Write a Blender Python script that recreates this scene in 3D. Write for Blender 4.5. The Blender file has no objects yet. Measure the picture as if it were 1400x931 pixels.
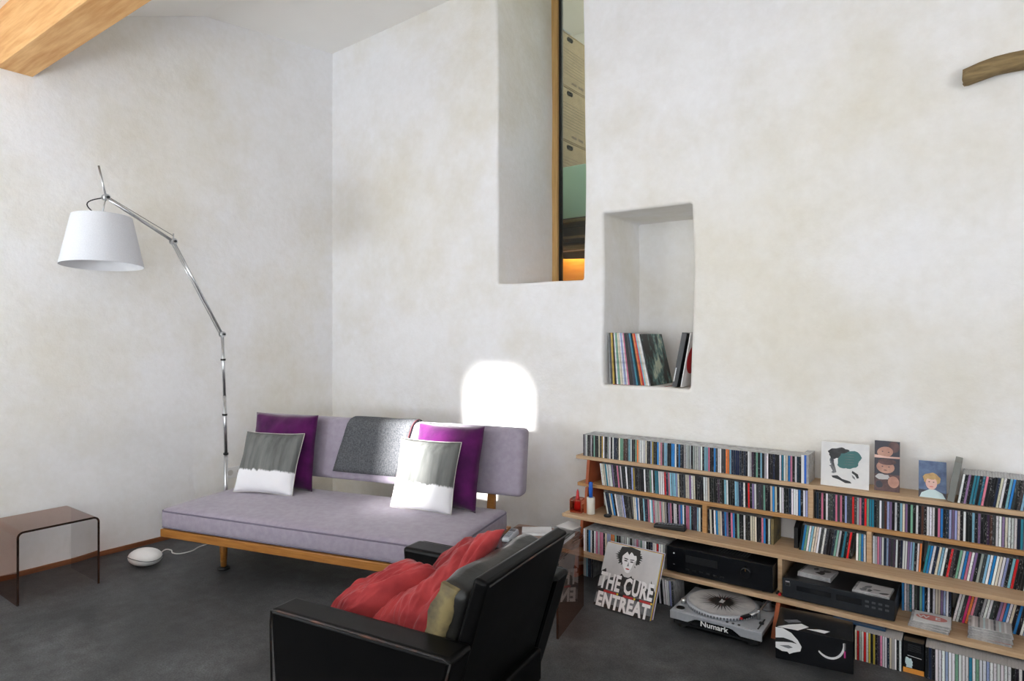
import bpy, bmesh, math, random
from mathutils import Vector, Matrix, noise, Euler

random.seed(7)
scene = bpy.context.scene
COL = scene.collection
PI = math.pi
R = math.radians

# ------------------------------------------------------------------ camera
cam_data = bpy.data.cameras.new('camera')
cam_data.sensor_width = 36.0
cam_data.lens = 880.0 / 1400.0 * 36.0
cam_data.shift_y = -7.5 / 1400.0
cam_data.clip_start = 0.05
cam = bpy.data.objects.new('camera', cam_data)
cam.location = (0, 0, 1.37)
cam.rotation_euler = (R(90), 0, R(36.2))
COL.objects.link(cam)
scene.camera = cam

# ------------------------------------------------------------------ view, world, sun, fill lamps
vs = scene.view_settings
vs.view_transform = 'Standard'
vs.look = 'None'
vs.gamma = 1.0
vs.use_curve_mapping = False
vs.exposure = 0.16
scene.cycles.max_bounces = 14
scene.cycles.diffuse_bounces = 8
scene.cycles.transparent_max_bounces = 16

world = bpy.data.worlds.new('world')
scene.world = world
world.use_nodes = True
bg = world.node_tree.nodes['Background']
bg.inputs['Color'].default_value = (0.80, 0.90, 1.0, 1)
bg.inputs['Strength'].default_value = 1.2


def add_light(name, kind, loc, direction, energy, color, **kw):
    d = bpy.data.lights.new(name, kind)
    d.energy = energy
    d.color = color
    for k, v in kw.items():
        setattr(d, k, v)
    o = bpy.data.objects.new(name, d)
    o.location = loc
    o.rotation_euler = Vector(direction).to_track_quat('-Z', 'Y').to_euler()
    COL.objects.link(o)
    return o


# low sun coming through the narrow window in the wall behind the camera
add_light('sun', 'SUN', (-2.5, -6, 3), (0.07, 1.0, -0.185), 36.0, (1.0, 0.97, 0.94), angle=R(3.4))
# added fill lamps for daylight before the closed blinds, tilted up at the ceiling
add_light('fill_back', 'AREA', (-0.75, -2.10, 1.22), (0, 1, 2.8), 108.0, (0.87, 0.935, 1.0),
          shape='RECTANGLE', size=2.7, size_y=1.9)
add_light('fill_corner', 'AREA', (-3.86, -2.10, 1.22), (0.1, 1, 2.8), 150.0, (0.87, 0.935, 1.0),
          shape='RECTANGLE', size=0.76, size_y=1.9)
add_light('fill_side', 'AREA', (2.86, -0.9, 1.30), (-1, 0.05, 2.6), 150.0, (0.88, 0.94, 1.0),
          shape='RECTANGLE', size=2.2, size_y=2.0)
# added fill lamp under the ceiling of the room beyond the inner window
add_light('fill_beyond', 'AREA', (-1.3, 5.1, 4.45), (-0.35, 0, -1), 58.0, (1.0, 0.98, 0.95),
          shape='RECTANGLE', size=0.9, size_y=1.2)


# ------------------------------------------------------------------ colours and materials
def lin(c):
    out = []
    for v in c[:3]:
        v = v / 255.0
        out.append(v / 12.92 if v <= 0.04045 else ((v + 0.055) / 1.055) ** 2.4)
    return (out[0], out[1], out[2], 1.0)


MATS = {}


def base_mat(name):
    m = bpy.data.materials.new(name)
    m.use_nodes = True
    nt = m.node_tree
    b = nt.nodes['Principled BSDF']
    MATS[name] = m
    return m, nt, b


def coords(nt, scale=(1, 1, 1), kind='Object'):
    tc = nt.nodes.new('ShaderNodeTexCoord')
    mp = nt.nodes.new('ShaderNodeMapping')
    mp.inputs['Scale'].default_value = scale
    nt.links.new(tc.outputs[kind], mp.inputs['Vector'])
    return mp.outputs['Vector']


def noise_node(nt, vec, scale, detail=4, rough=0.55):
    n = nt.nodes.new('ShaderNodeTexNoise')
    n.inputs['Scale'].default_value = scale
    n.inputs['Detail'].default_value = detail
    n.inputs['Roughness'].default_value = rough
    nt.links.new(vec, n.inputs['Vector'])
    return n.outputs['Fac']


def ramp(nt, fac, stops):
    r = nt.nodes.new('ShaderNodeValToRGB')
    el = r.color_ramp.elements
    while len(el) < len(stops):
        el.new(0.5)
    for e, (p, c) in zip(el, stops):
        e.position = p
        e.color = c
    nt.links.new(fac, r.inputs['Fac'])
    return r.outputs['Color']


def mix(nt, fac, a, b, mode='MIX'):
    m = nt.nodes.new('ShaderNodeMix')
    m.data_type = 'RGBA'
    m.blend_type = mode
    for key, val in ((0, fac), (6, a), (7, b)):
        if isinstance(val, bpy.types.NodeSocket):
            nt.links.new(val, m.inputs[key])
        else:
            m.inputs[key].default_value = val
    return m.outputs[2]


def add_bump(nt, b, height, strength, dist):
    bp = nt.nodes.new('ShaderNodeBump')
    bp.inputs['Strength'].default_value = strength
    bp.inputs['Distance'].default_value = dist
    nt.links.new(height, bp.inputs['Height'])
    nt.links.new(bp.outputs['Normal'], b.inputs['Normal'])


def mat(name, c, rough=0.5, metal=0.0, c2=None, nscale=8.0, stretch=(1, 1, 1), bump=0.0, bdist=0.002, bscale=None,
        sheen=0.0, spec=0.5, detail=4, lo=0.35, hi=0.65):
    """a plain procedural material: two tones mixed by noise, with optional bump"""
    m, nt, b = base_mat(name)
    b.inputs['Roughness'].default_value = rough
    b.inputs['Metallic'].default_value = metal
    b.inputs['Specular IOR Level'].default_value = spec
    if sheen:
        b.inputs['Sheen Weight'].default_value = sheen
    c = lin(c)
    c2 = lin(c2) if c2 else tuple(v * 0.9 for v in c[:3]) + (1,)
    vec = coords(nt, stretch)
    n = noise_node(nt, vec, nscale, detail)
    nt.links.new(ramp(nt, n, [(lo, c), (hi, c2)]), b.inputs['Base Color'])
    if bump:
        nb = noise_node(nt, coords(nt), bscale or nscale * 4, 5)
        add_bump(nt, b, nb, bump, bdist)
    return m


def plaster():
    m, nt, b = base_mat('plaster')
    b.inputs['Roughness'].default_value = 0.9
    b.inputs['Specular IOR Level'].default_value = 0.15
    vec = coords(nt)
    big = noise_node(nt, vec, 0.55, 5, 0.6)
    col = ramp(nt, big, [(0.44, lin((241, 241, 243))), (0.68, lin((236, 232, 221)))])
    blot = noise_node(nt, vec, 2.2, 7, 0.68)
    blotc = ramp(nt, blot, [(0.42, (1, 1, 1, 1)), (0.74, (0.90, 0.885, 0.85, 1))])
    col = mix(nt, 0.75, col, blotc, 'MULTIPLY')
    fine = noise_node(nt, vec, 24, 4, 0.6)
    finec = ramp(nt, fine, [(0.3, (1, 1, 1, 1)), (0.75, (0.955, 0.95, 0.94, 1))])
    col = mix(nt, 1.0, col, finec, 'MULTIPLY')
    nt.links.new(col, b.inputs['Base Color'])
    h1 = noise_node(nt, vec, 5.5, 6, 0.6)
    h2 = noise_node(nt, vec, 60, 3, 0.6)
    mm = nt.nodes.new('ShaderNodeMath')
    mm.operation = 'MULTIPLY_ADD'
    nt.links.new(h2, mm.inputs[0])
    mm.inputs[1].default_value = 0.10
    nt.links.new(h1, mm.inputs[2])
    add_bump(nt, b, mm.outputs[0], 0.35, 0.02)
    return m


def wood(name, c, c2, grain=(2, 40, 40), scale=3.0, rough=0.5):
    m, nt, b = base_mat(name)
    b.inputs['Roughness'].default_value = rough
    b.inputs['Specular IOR Level'].default_value = 0.3
    vec = coords(nt, grain)
    n = noise_node(nt, vec, scale, 6, 0.6)
    col = ramp(nt, n, [(0.3, lin(c)), (0.7, lin(c2))])
    n2 = noise_node(nt, coords(nt, tuple(g * 0.25 for g in grain)), scale, 3)
    col = mix(nt, 0.35, col, ramp(nt, n2, [(0.35, (1, 1, 1, 1)), (0.7, (0.78, 0.70, 0.62, 1))]), 'MULTIPLY')
    nt.links.new(col, b.inputs['Base Color'])
    add_bump(nt, b, n, 0.15, 0.001)
    return m


def emission(name, c, s):
    m, nt, b = base_mat(name)
    b.inputs['Base Color'].default_value = lin(c)
    b.inputs['Emission Color'].default_value = lin(c)
    b.inputs['Emission Strength'].default_value = s
    return m


def tinted_acrylic(name, c, alpha):
    m, nt, b = base_mat(name)
    out = nt.nodes['Material Output']
    nt.nodes.remove(b)
    tr = nt.nodes.new('ShaderNodeBsdfTransparent')
    n = noise_node(nt, coords(nt), 3.0, 2)
    nt.links.new(ramp(nt, n, [(0.3, lin(c)), (0.8, tuple(v * 0.96 for v in lin(c)[:3]) + (1,))]), tr.inputs['Color'])
    gl = nt.nodes.new('ShaderNodeBsdfGlossy')
    gl.inputs['Roughness'].default_value = 0.03
    fr = nt.nodes.new('ShaderNodeFresnel')
    fr.inputs['IOR'].default_value = 1.49
    mx = nt.nodes.new('ShaderNodeMixShader')
    nt.links.new(fr.outputs[0], mx.inputs[0])
    nt.links.new(tr.outputs[0], mx.inputs[1])
    nt.links.new(gl.outputs[0], mx.inputs[2])
    nt.links.new(mx.outputs[0], out.inputs['Surface'])
    return m


def spine_material(name, use_object_color):
    """CD spine: colour of the case's inlay with small flecks of lettering"""
    m, nt, b = base_mat(name)
    b.inputs['Roughness'].default_value = 0.35
    b.inputs['Specular IOR Level'].default_value = 0.35
    if use_object_color:
        oi = nt.nodes.new('ShaderNodeObjectInfo')
        colour = oi.outputs['Color']
        rnd = oi.outputs['Random']
    else:
        at = nt.nodes.new('ShaderNodeAttribute')
        at.attribute_name = 'Col'
        colour = at.outputs['Color']
        rnd = at.outputs['Alpha']
    geo = nt.nodes.new('ShaderNodeNewGeometry')
    mp = nt.nodes.new('ShaderNodeMapping')
    mp.inputs['Scale'].default_value = (260, 1, 130)
    nt.links.new(geo.outputs['Position'], mp.inputs['Vector'])
    n = noise_node(nt, mp.outputs['Vector'], 1.0, 2, 0.5)
    low = nt.nodes.new('ShaderNodeMapping')
    low.inputs['Scale'].default_value = (95, 1, 9)
    nt.links.new(geo.outputs['Position'], low.inputs['Vector'])
    n2 = noise_node(nt, low.outputs['Vector'], 1.0, 1, 0.5)
    mul = nt.nodes.new('ShaderNodeMath')
    mul.operation = 'MULTIPLY'
    nt.links.new(ramp(nt, n, [(0.56, (0, 0, 0, 1)), (0.64, (1, 1, 1, 1))]), mul.inputs[0])
    nt.links.new(ramp(nt, n2, [(0.48, (0, 0, 0, 1)), (0.56, (1, 1, 1, 1))]), mul.inputs[1])
    bw = nt.nodes.new('ShaderNodeRGBToBW')
    nt.links.new(colour, bw.inputs[0])
    ink = ramp(nt, bw.outputs[0], [(0.10, (0.55, 0.55, 0.55, 1)), (0.22, (0.03, 0.03, 0.04, 1))])
    m2 = nt.nodes.new('ShaderNodeMath')
    m2.operation = 'MULTIPLY'
    nt.links.new(mul.outputs[0], m2.inputs[0])
    m2.inputs[1].default_value = 0.4
    nt.links.new(mix(nt, m2.outputs[0], colour, ink), b.inputs['Base Color'])
    return m


plaster()
mat('ceiling_paint', (242, 240, 236), 0.9, c2=(238, 235, 230), nscale=1.2, spec=0.1)
def floor_mat():
    m, nt, b = base_mat('floor_dark')
    b.inputs['Specular IOR Level'].default_value = 0.35
    vec = coords(nt)
    n1 = noise_node(nt, vec, 1.6, 7, 0.65)
    n2 = noise_node(nt, vec, 140, 3, 0.7)
    col = ramp(nt, n1, [(0.32, lin((44, 45, 47))), (0.68, lin((90, 91, 93)))])
    n3 = noise_node(nt, vec, 11, 6, 0.75)
    col = mix(nt, 0.6, col, ramp(nt, n3, [(0.38, (0.55, 0.55, 0.55, 1)), (0.66, (1.5, 1.5, 1.5, 1))]), 'MULTIPLY')
    col = mix(nt, 0.75, col, ramp(nt, n2, [(0.35, (0.45, 0.45, 0.45, 1)), (0.7, (1.45, 1.45, 1.45, 1))]), 'MULTIPLY')
    nt.links.new(col, b.inputs['Base Color'])
    nt.links.new(ramp(nt, n1, [(0.3, (0.42, 0.42, 0.42, 1)), (0.7, (0.62, 0.62, 0.62, 1))]), b.inputs['Roughness'])
    add_bump(nt, b, n2, 0.25, 0.002)
floor_mat()
wood('beam_wood', (222, 178, 122), (190, 136, 78), (1.2, 14, 14), 2.2, 0.6)
wood('shelf_ply', (205, 178, 146), (182, 150, 116), (2, 40, 40), 2.5, 0.55)
wood('shelf_ply_warm', (196, 154, 104), (172, 126, 80), (2, 40, 40), 2.5, 0.5)
wood('panel_orange', (186, 104, 66), (160, 82, 50), (30, 2, 2), 2.5, 0.5)
wood('sofa_wood', (178, 122, 60), (142, 92, 42), (3, 40, 40), 2.2, 0.4)
wood('window_wood', (224, 188, 128), (200, 160, 100), (40, 40, 2), 2.5, 0.5)
wood('log_wood', (158, 136, 98), (104, 88, 62), (3, 22, 22), 2.0, 0.85)
wood('skirting_wood', (150, 98, 66), (112, 70, 46), (30, 2, 30), 2.0, 0.5)
wood('cabinet_brown', (92, 78, 60), (70, 58, 46), (2, 30, 30), 2.0, 0.5)
wood('cabinet_strip', (150, 124, 84), (128, 104, 70), (2, 30, 30), 2.0, 0.5)
wood('cabinet_orange', (240, 172, 84), (226, 148, 60), (2, 30, 30), 2.0, 0.45)  # warm glow on the lower panel put into the wood colour
def frosted_panel():
    """frosted pale green glass: half lets the light behind it through"""
    m, nt, b = base_mat('green_panel')
    out = nt.nodes['Material Output']
    n = noise_node(nt, coords(nt), 2.0, 2)
    col = ramp(nt, n, [(0.3, lin((216, 236, 226))), (0.7, lin((208, 229, 219)))])
    nt.links.new(col, b.inputs['Base Color'])
    b.inputs['Roughness'].default_value = 0.4
    tl = nt.nodes.new('ShaderNodeBsdfTranslucent')
    nt.links.new(col, tl.inputs['Color'])
    mx = nt.nodes.new('ShaderNodeMixShader')
    mx.inputs[0].default_value = 0.55
    nt.links.new(b.outputs[0], mx.inputs[1])
    nt.links.new(tl.outputs[0], mx.inputs[2])
    nt.links.new(mx.outputs[0], out.inputs['Surface'])
frosted_panel()
mat('cardboard', (140, 124, 98), 0.85, c2=(124, 109, 86), nscale=10, bump=0.1)
mat('cardboard_print', (88, 76, 60), 0.9)
mat('dark_hole', (30, 26, 22), 0.9)
mat('blue_plastic', (54, 92, 132), 0.4)
mat('mauve_fabric', (158, 150, 164), 0.9, c2=(148, 139, 154), nscale=30, bump=0.25, bdist=0.001, bscale=700, sheen=0.25, spec=0.15)
mat('mauve_piping', (122, 115, 131), 0.9, spec=0.1)
mat('purple_velvet', (84, 15, 82), 0.85, c2=(58, 7, 60), nscale=9, bump=0.35, bdist=0.012, bscale=9, sheen=0.3, spec=0.15)
mat('felt_grey', (104, 106, 110), 0.95, c2=(74, 76, 80), nscale=120, bump=0.5, bdist=0.002, bscale=260, spec=0.1, detail=5)
mat('felt_edge', (96, 50, 58), 0.9)
def dip_dye():
    m, nt, b = base_mat('dip_dye')
    b.inputs['Roughness'].default_value = 0.92
    b.inputs['Specular IOR Level'].default_value = 0.1
    tc = nt.nodes.new('ShaderNodeTexCoord')
    sp = nt.nodes.new('ShaderNodeSeparateXYZ')
    nt.links.new(tc.outputs['Object'], sp.inputs[0])
    n = noise_node(nt, coords(nt, (1, 1, 0.15)), 38, 4, 0.7)
    ad = nt.nodes.new('ShaderNodeMath'); ad.operation = 'MULTIPLY_ADD'
    nt.links.new(n, ad.inputs[0]); ad.inputs[1].default_value = 0.045
    nt.links.new(sp.outputs['Z'], ad.inputs[2])
    gt = nt.nodes.new('ShaderNodeMapRange')
    nt.links.new(ad.outputs[0], gt.inputs['Value'])
    gt.inputs['From Min'].default_value = -0.036; gt.inputs['From Max'].default_value = -0.026
    grey = ramp(nt, noise_node(nt, coords(nt, (1, 1, 0.12)), 22, 4), [(0.3, lin((128, 130, 128))), (0.72, lin((88, 90, 89)))])
    col = mix(nt, gt.outputs[0], lin((236, 236, 240)), grey)
    nt.links.new(col, b.inputs['Base Color'])
    add_bump(nt, b, noise_node(nt, coords(nt), 420, 3), 0.2, 0.001)
dip_dye()
mat('white_edge', (206, 202, 198), 0.9)
def leather_mat():
    m, nt, b = base_mat('leather_black')
    b.inputs['Specular IOR Level'].default_value = 0.13
    vec = coords(nt)
    n = noise_node(nt, vec, 7, 6, 0.65)
    nt.links.new(ramp(nt, n, [(0.35, lin((3, 3, 4))), (0.75, lin((10, 9, 9)))]), b.inputs['Base Color'])
    nt.links.new(ramp(nt, n, [(0.3, (0.36, 0.36, 0.36, 1)), (0.7, (0.42, 0.42, 0.42, 1))]), b.inputs['Roughness'])
    add_bump(nt, b, noise_node(nt, vec, 260, 3), 0.06, 0.001)
leather_mat()
mat('leather_worn', (92, 56, 40), 0.55, c2=(16, 14, 14), nscale=9, lo=0.36, hi=0.5)
mat('leather_soft', (46, 44, 40), 0.36, c2=(20, 20, 20), nscale=10, bump=0.5, bdist=0.006, bscale=14)
mat('leather_olive', (122, 108, 70), 0.65, c2=(66, 60, 46), nscale=16, bump=0.4, bdist=0.004, bscale=26, lo=0.4, hi=0.7)
mat('red_velvet', (170, 62, 63), 0.85, c2=(124, 37, 41), nscale=6, bump=0.55, bdist=0.014, bscale=10, sheen=0.15, spec=0.15)
mat('brass', (190, 150, 90), 0.3, metal=1.0)
mat('aluminium', (206, 208, 210), 0.28, metal=1.0, c2=(190, 192, 196), nscale=40)
mat('aluminium_dark', (70, 72, 74), 0.4, metal=0.6)
mat('lamp_shade_cloth', (212, 214, 220), 0.85, c2=(204, 206, 212), nscale=200, bump=0.1, bdist=0.0005, bscale=500, spec=0.1)
mat('lamp_shade_inner', (226, 226, 228), 0.8)
mat('rubber_black', (22, 22, 23), 0.6)
mat('white_plastic', (236, 236, 236), 0.3)
mat('white_cable', (225, 225, 222), 0.5)
mat('grey_seam', (90, 94, 98), 0.5)
tinted_acrylic('acrylic_brown', (198, 154, 133), 0.5)
mat('acrylic_edge', (34, 22, 18), 0.15, c2=(58, 36, 26), nscale=5)
tinted_acrylic('window_glass', (236, 242, 238), 0.1)
spine_material('cd_spine', True)
spine_material('cd_spine_far', False)
mat('cd_case', (182, 182, 184), 0.25, c2=(146, 146, 148), nscale=40)
mat('cd_gap', (46, 47, 50), 0.3)  # dark tone painted for the shaded gaps between CD cases
mat('paper_white', (226, 226, 226), 0.6, c2=(218, 218, 220), nscale=20)
mat('paper_grey', (196, 195, 196), 0.55, c2=(182, 181, 184), nscale=9)
mat('ink_black', (18, 18, 19), 0.5)
mat('ink_dark', (64, 66, 70), 0.55, c2=(30, 31, 34), nscale=22)
mat('ink_mid', (128, 130, 134), 0.55, c2=(84, 86, 92), nscale=30)
mat('ink_white', (232, 232, 234), 0.5)
mat('ink_teal', (62, 112, 112), 0.55)
mat('ink_red', (176, 40, 44), 0.5)
mat('ink_pale_red', (214, 132, 126), 0.5)
mat('ink_magenta', (190, 50, 130), 0.5)
mat('ink_yellow', (220, 190, 50), 0.5)
mat('ink_orange', (226, 150, 62), 0.5)
mat('ink_purple', (110, 60, 130), 0.5)
mat('photo_brown', (104, 74, 72), 0.4, c2=(60, 40, 42), nscale=22)
mat('photo_skin', (196, 150, 130), 0.4, c2=(160, 112, 98), nscale=16)
mat('photo_skin_light', (232, 196, 184), 0.4, c2=(214, 170, 158), nscale=16)
mat('photo_blond', (206, 172, 116), 0.5, c2=(176, 140, 90), nscale=60)
mat('photo_blue', (96, 120, 158), 0.4, c2=(60, 80, 116), nscale=24)
mat('photo_shirt', (200, 222, 226), 0.4)
mat('photo_shade', (52, 50, 62), 0.4)
mat('candle_blue', (40, 104, 206), 0.45)
mat('candle_red', (196, 30, 34), 0.4)
mat('ceramic_cream', (226, 224, 214), 0.35)
tinted_acrylic('glass_copper', (248, 196, 172), 0.4)
mat('glass_copper_rim', (176, 92, 66), 0.15)
mat('black_plastic', (17, 18, 20), 0.38, c2=(24, 25, 28), nscale=30)
mat('black_gloss', (12, 14, 19), 0.22)
mat('device_navy', (24, 29, 36), 0.4, c2=(19, 23, 29), nscale=20)
mat('remote_button', (128, 134, 142), 0.45)
mat('silver_plastic', (176, 180, 187), 0.3, metal=0.3, c2=(168, 172, 179), nscale=50)
mat('silver_dark', (96, 98, 102), 0.4, metal=0.4)
mat('slipmat', (176, 174, 174), 0.7, c2=(150, 148, 149), nscale=16)
mat('book_dark_blue', (24, 58, 90), 0.5)
mat('grey_slab', (132, 134, 130), 0.7, c2=(120, 121, 118), nscale=14)
mat('sleeve_red', (168, 58, 56), 0.6)
def smoky():
    m, nt, b = base_mat('smoky_cover')
    b.inputs['Roughness'].default_value = 0.3
    n = noise_node(nt, coords(nt, (1, 1, 0.7)), 9, 6, 0.65)
    nt.links.new(ramp(nt, n, [(0.46, lin((14, 18, 20))), (0.54, lin((84, 128, 126))), (0.62, lin((206, 216, 196)))]), b.inputs['Base Color'])
smoky()


# ------------------------------------------------------------------ mesh helpers
class MB:
    def __init__(self):
        self.v, self.f, self.m, self.s = [], [], [], []

    def face(self, idx, mi=0, smooth=False):
        self.f.append(idx); self.m.append(mi); self.s.append(smooth)

    def box(self, x0, x1, y0, y1, z0, z1, mi=0):
        b = len(self.v)
        self.v += [(x0, y0, z0), (x1, y0, z0), (x1, y1, z0), (x0, y1, z0), (x0, y0, z1), (x1, y0, z1), (x1, y1, z1), (x0, y1, z1)]
        for q in ((0, 3, 2, 1), (4, 5, 6, 7), (0, 1, 5, 4), (1, 2, 6, 5), (2, 3, 7, 6), (3, 0, 4, 7)):
            self.face(tuple(b + i for i in q), mi)
        return self

    def hexa(self, pts, mi=0):
        b = len(self.v)
        self.v += [tuple(p) for p in pts]
        for q in ((0, 3, 2, 1), (4, 5, 6, 7), (0, 1, 5, 4), (1, 2, 6, 5), (2, 3, 7, 6), (3, 0, 4, 7)):
            self.face(tuple(b + i for i in q), mi)
        return self

    def rings(self, rings, cap0=True, cap1=True, mi=0, smooth=True, closed=True):
        b = len(self.v)
        n = len(rings[0])
        for r in rings:
            self.v += [tuple(p) for p in r]
        for k in range(len(rings) - 1):
            for i in range(n if closed else n - 1):
                j = (i + 1) % n
                self.face((b + k * n + i, b + k * n + j, b + (k + 1) * n + j, b + (k + 1) * n + i), mi, smooth)
        if cap0:
            self.face(tuple(b + i for i in reversed(range(n))), mi)
        if cap1:
            self.face(tuple(b + (len(rings) - 1) * n + i for i in range(n)), mi)
        return self

    def lathe(self, prof, n=24, c=(0, 0), cap0=True, cap1=True, mi=0, smooth=True):
        rg = [[(c[0] + r * math.cos(2 * PI * i / n), c[1] + r * math.sin(2 * PI * i / n), z) for i in range(n)] for r, z in prof]
        return self.rings(rg, cap0, cap1, mi, smooth)

    def tube(self, path, rad, n=10, mi=0, cap=True):
        pts = [Vector(p) for p in path]
        rads = rad if isinstance(rad, (list, tuple)) else [rad] * len(pts)
        t = (pts[1] - pts[0]).normalized()
        up = Vector((0, 0, 1)) if abs(t.z) < 0.9 else Vector((1, 0, 0))
        a = t.cross(up).normalized()
        rg = []
        for i, p in enumerate(pts):
            if i == 0:
                d = pts[1] - pts[0]
            elif i == len(pts) - 1:
                d = pts[-1] - pts[-2]
            else:
                d = pts[i + 1] - pts[i - 1]
            d.normalize()
            a = (a - d * a.dot(d)).normalized()
            bb = d.cross(a)
            rg.append([p + (a * math.cos(2 * PI * k / n) + bb * math.sin(2 * PI * k / n)) * rads[i] for k in range(n)])
        return self.rings(rg, cap, cap, mi)

    def poly_prism(self, pts, y0, y1, mi=0):
        """outline in x,z extruded along y"""
        b = len(self.v); n = len(pts)
        self.v += [(p[0], y0, p[1]) for p in pts] + [(p[0], y1, p[1]) for p in pts]
        self.face(tuple(b + i for i in range(n)), mi)
        self.face(tuple(b + n + i for i in reversed(range(n))), mi)
        for i in range(n):
            j = (i + 1) % n
            self.face((b + j, b + i, b + n + i, b + n + j), mi)
        return self

    def build(self, name, mats, parent=None, bevel=0.0, seg=2, smooth_all=False, subsurf=0):
        me = bpy.data.meshes.new(name)
        me.from_pydata(self.v, [], self.f)
        mats = mats if isinstance(mats, (list, tuple)) else [mats]
        for x in mats:
            me.materials.append(MATS[x])
        for p, mi, s in zip(me.polygons, self.m, self.s):
            p.material_index = mi
            p.use_smooth = s or smooth_all
        bm = bmesh.new(); bm.from_mesh(me)
        bmesh.ops.recalc_face_normals(bm, faces=bm.faces)
        if bevel:
            ed = [e for e in bm.edges if len(e.link_faces) == 2 and e.calc_face_angle(0) > 0.6]
            res = bmesh.ops.bevel(bm, geom=ed, offset=bevel, segments=seg, affect='EDGES', profile=0.6)
            if seg > 1:
                for f in res['faces']:
                    f.smooth = True
        bm.to_mesh(me); bm.free()
        return link(name, me, parent)


def link(name, me, parent=None):
    o = bpy.data.objects.new(name, me)
    COL.objects.link(o)
    if parent is not None:
        o.parent = parent
    return o


def tag(o, label=None, cat=None, group=None, kind=None):
    if label: o['label'] = label
    if cat: o['category'] = cat
    if group: o['group'] = group
    if kind: o['kind'] = kind
    return o


def thing(name, label, cat, loc=(0, 0, 0), rot=(0, 0, 0), group=None):
    o = bpy.data.objects.new(name, None)
    o.empty_display_size = 0.05
    COL.objects.link(o)
    o.location = loc
    o.rotation_euler = rot
    return tag(o, label, cat, group)


def place(o, loc, rot=(0, 0, 0)):
    o.location = loc
    o.rotation_euler = rot
    return o


def copy_tree(o, parent=None):
    c = o.copy(); COL.objects.link(c); c.parent = parent
    for ch in list(o.children):
        copy_tree(ch, c)
    return c


def print_poly(parent, pts, material, y, layer=1, name='print'):
    """a flat printed shape on the front (-y) face of a sheet; pts in x,z"""
    me = bpy.data.meshes.new(name)
    yy = y - 0.00035 * layer
    me.from_pydata([(p[0], yy, p[1]) for p in pts], [], [tuple(range(len(pts)))])
    me.materials.append(MATS[material])
    return link(name, me, parent)


def ell(cx, cz, rx, rz, n=20, rot=0.0, wob=0.0, seed=0):
    out = []
    for i in range(n):
        a = 2 * PI * i / n
        k = 1 + wob * noise.noise(Vector((math.cos(a) * 2 + seed, math.sin(a) * 2, seed * 1.7)))
        x, z = rx * math.cos(a) * k, rz * math.sin(a) * k
        out.append((cx + x * math.cos(rot) - z * math.sin(rot), cz + x * math.sin(rot) + z * math.cos(rot)))
    return out


def text_mesh(body, size, sx=1.0, bold=0.0, spacing=1.0):
    cu = bpy.data.curves.new('txt', 'FONT')
    cu.body = body; cu.size = size; cu.align_x = 'CENTER'; cu.offset = bold; cu.space_character = spacing
    cu.resolution_u = 2
    o = bpy.data.objects.new('txt', cu)
    COL.objects.link(o)
    dg = bpy.context.evaluated_depsgraph_get()
    me = bpy.data.meshes.new_from_object(o.evaluated_get(dg))
    bpy.data.objects.remove(o); bpy.data.curves.remove(cu)
    me.transform(Matrix.Scale(sx, 4, (1, 0, 0)))
    return me


def print_text(parent, body, size, x, z, material, y, layer=2, sx=1.0, bold=0.0, rot=0.0, spacing=1.0, name='lettering'):
    me = text_mesh(body, size, sx, bold, spacing)
    me.transform(Matrix.Translation((x, y - 0.00035 * layer, z)) @ Matrix.Rotation(rot, 4, 'Y') @ Matrix.Rotation(PI / 2, 4, 'X'))
    me.materials.clear()
    me.materials.append(MATS[material])
    return link(name, me, parent)


# ------------------------------------------------------------------ the setting
XL, YR = -4.42, 3.48          # left wall, right wall (the long one with the niches)
XB, YB = 3.0, -2.2            # walls behind the camera
CEIL = [(YR, 3.73), (2.375, 3.605), (1.80, 3.375), (1.27, 3.16), (YB, 2.29)]


def ceil_z(y):
    for (ya, za), (yb, zb) in zip(CEIL, CEIL[1:]):
        if yb <= y <= ya:
            return za + (zb - za) * (ya - y) / (ya - yb)
    return CEIL[-1][1]


fl = MB().box(XL - 0.2, XB + 0.2, YB - 0.3, YR + 0.1, -0.2, 0.0).build('floor', 'floor_dark')
tag(fl, 'dark charcoal polished screed floor', kind='structure')

mb = MB()
CS = 0.037 * (XB - XL)        # the ceiling rises slightly along the long wall
for (ya, za), (yb, zb) in zip(CEIL, CEIL[1:]):
    mb.hexa([(XL - 0.2, ya, za), (XB + 0.2, ya, za + CS), (XB + 0.2, yb, zb + CS), (XL - 0.2, yb, zb),
             (XL - 0.2, ya, za + 0.2), (XB + 0.2, ya, za + CS + 0.2), (XB + 0.2, yb, zb + CS + 0.2), (XL - 0.2, yb, zb + 0.2)])
tag(mb.build('ceiling', 'ceiling_paint'), 'white sloping ceiling', kind='structure')

# left wall
mb = MB()
prof = [(YR + 0.1, 0)] + [(YB - 0.3, 0), (YB - 0.3, CEIL[-1][1] + 0.05)] + [(y, z + 0.05) for y, z in reversed(CEIL[:-1])] + [(YR + 0.1, CEIL[0][1] + 0.05)]
n = len(prof)
mb.v = [(XL, y, z) for y, z in prof] + [(XL - 0.25, y, z) for y, z in prof]
mb.face(tuple(range(n))); mb.face(tuple(reversed(range(n, 2 * n))))
for i in range(n):
    j = (i + 1) % n
    mb.face((j, i, n + i, n + j))
tag(mb.build('wall_left', 'plaster'), 'rough lime-plastered wall', kind='structure')
tag(MB().box(XL, XL + 0.012, YB, YR, 0, 0.028).build('baseboard_left', 'skirting_wood'), 'thin brown floor strip', kind='structure')


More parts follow.
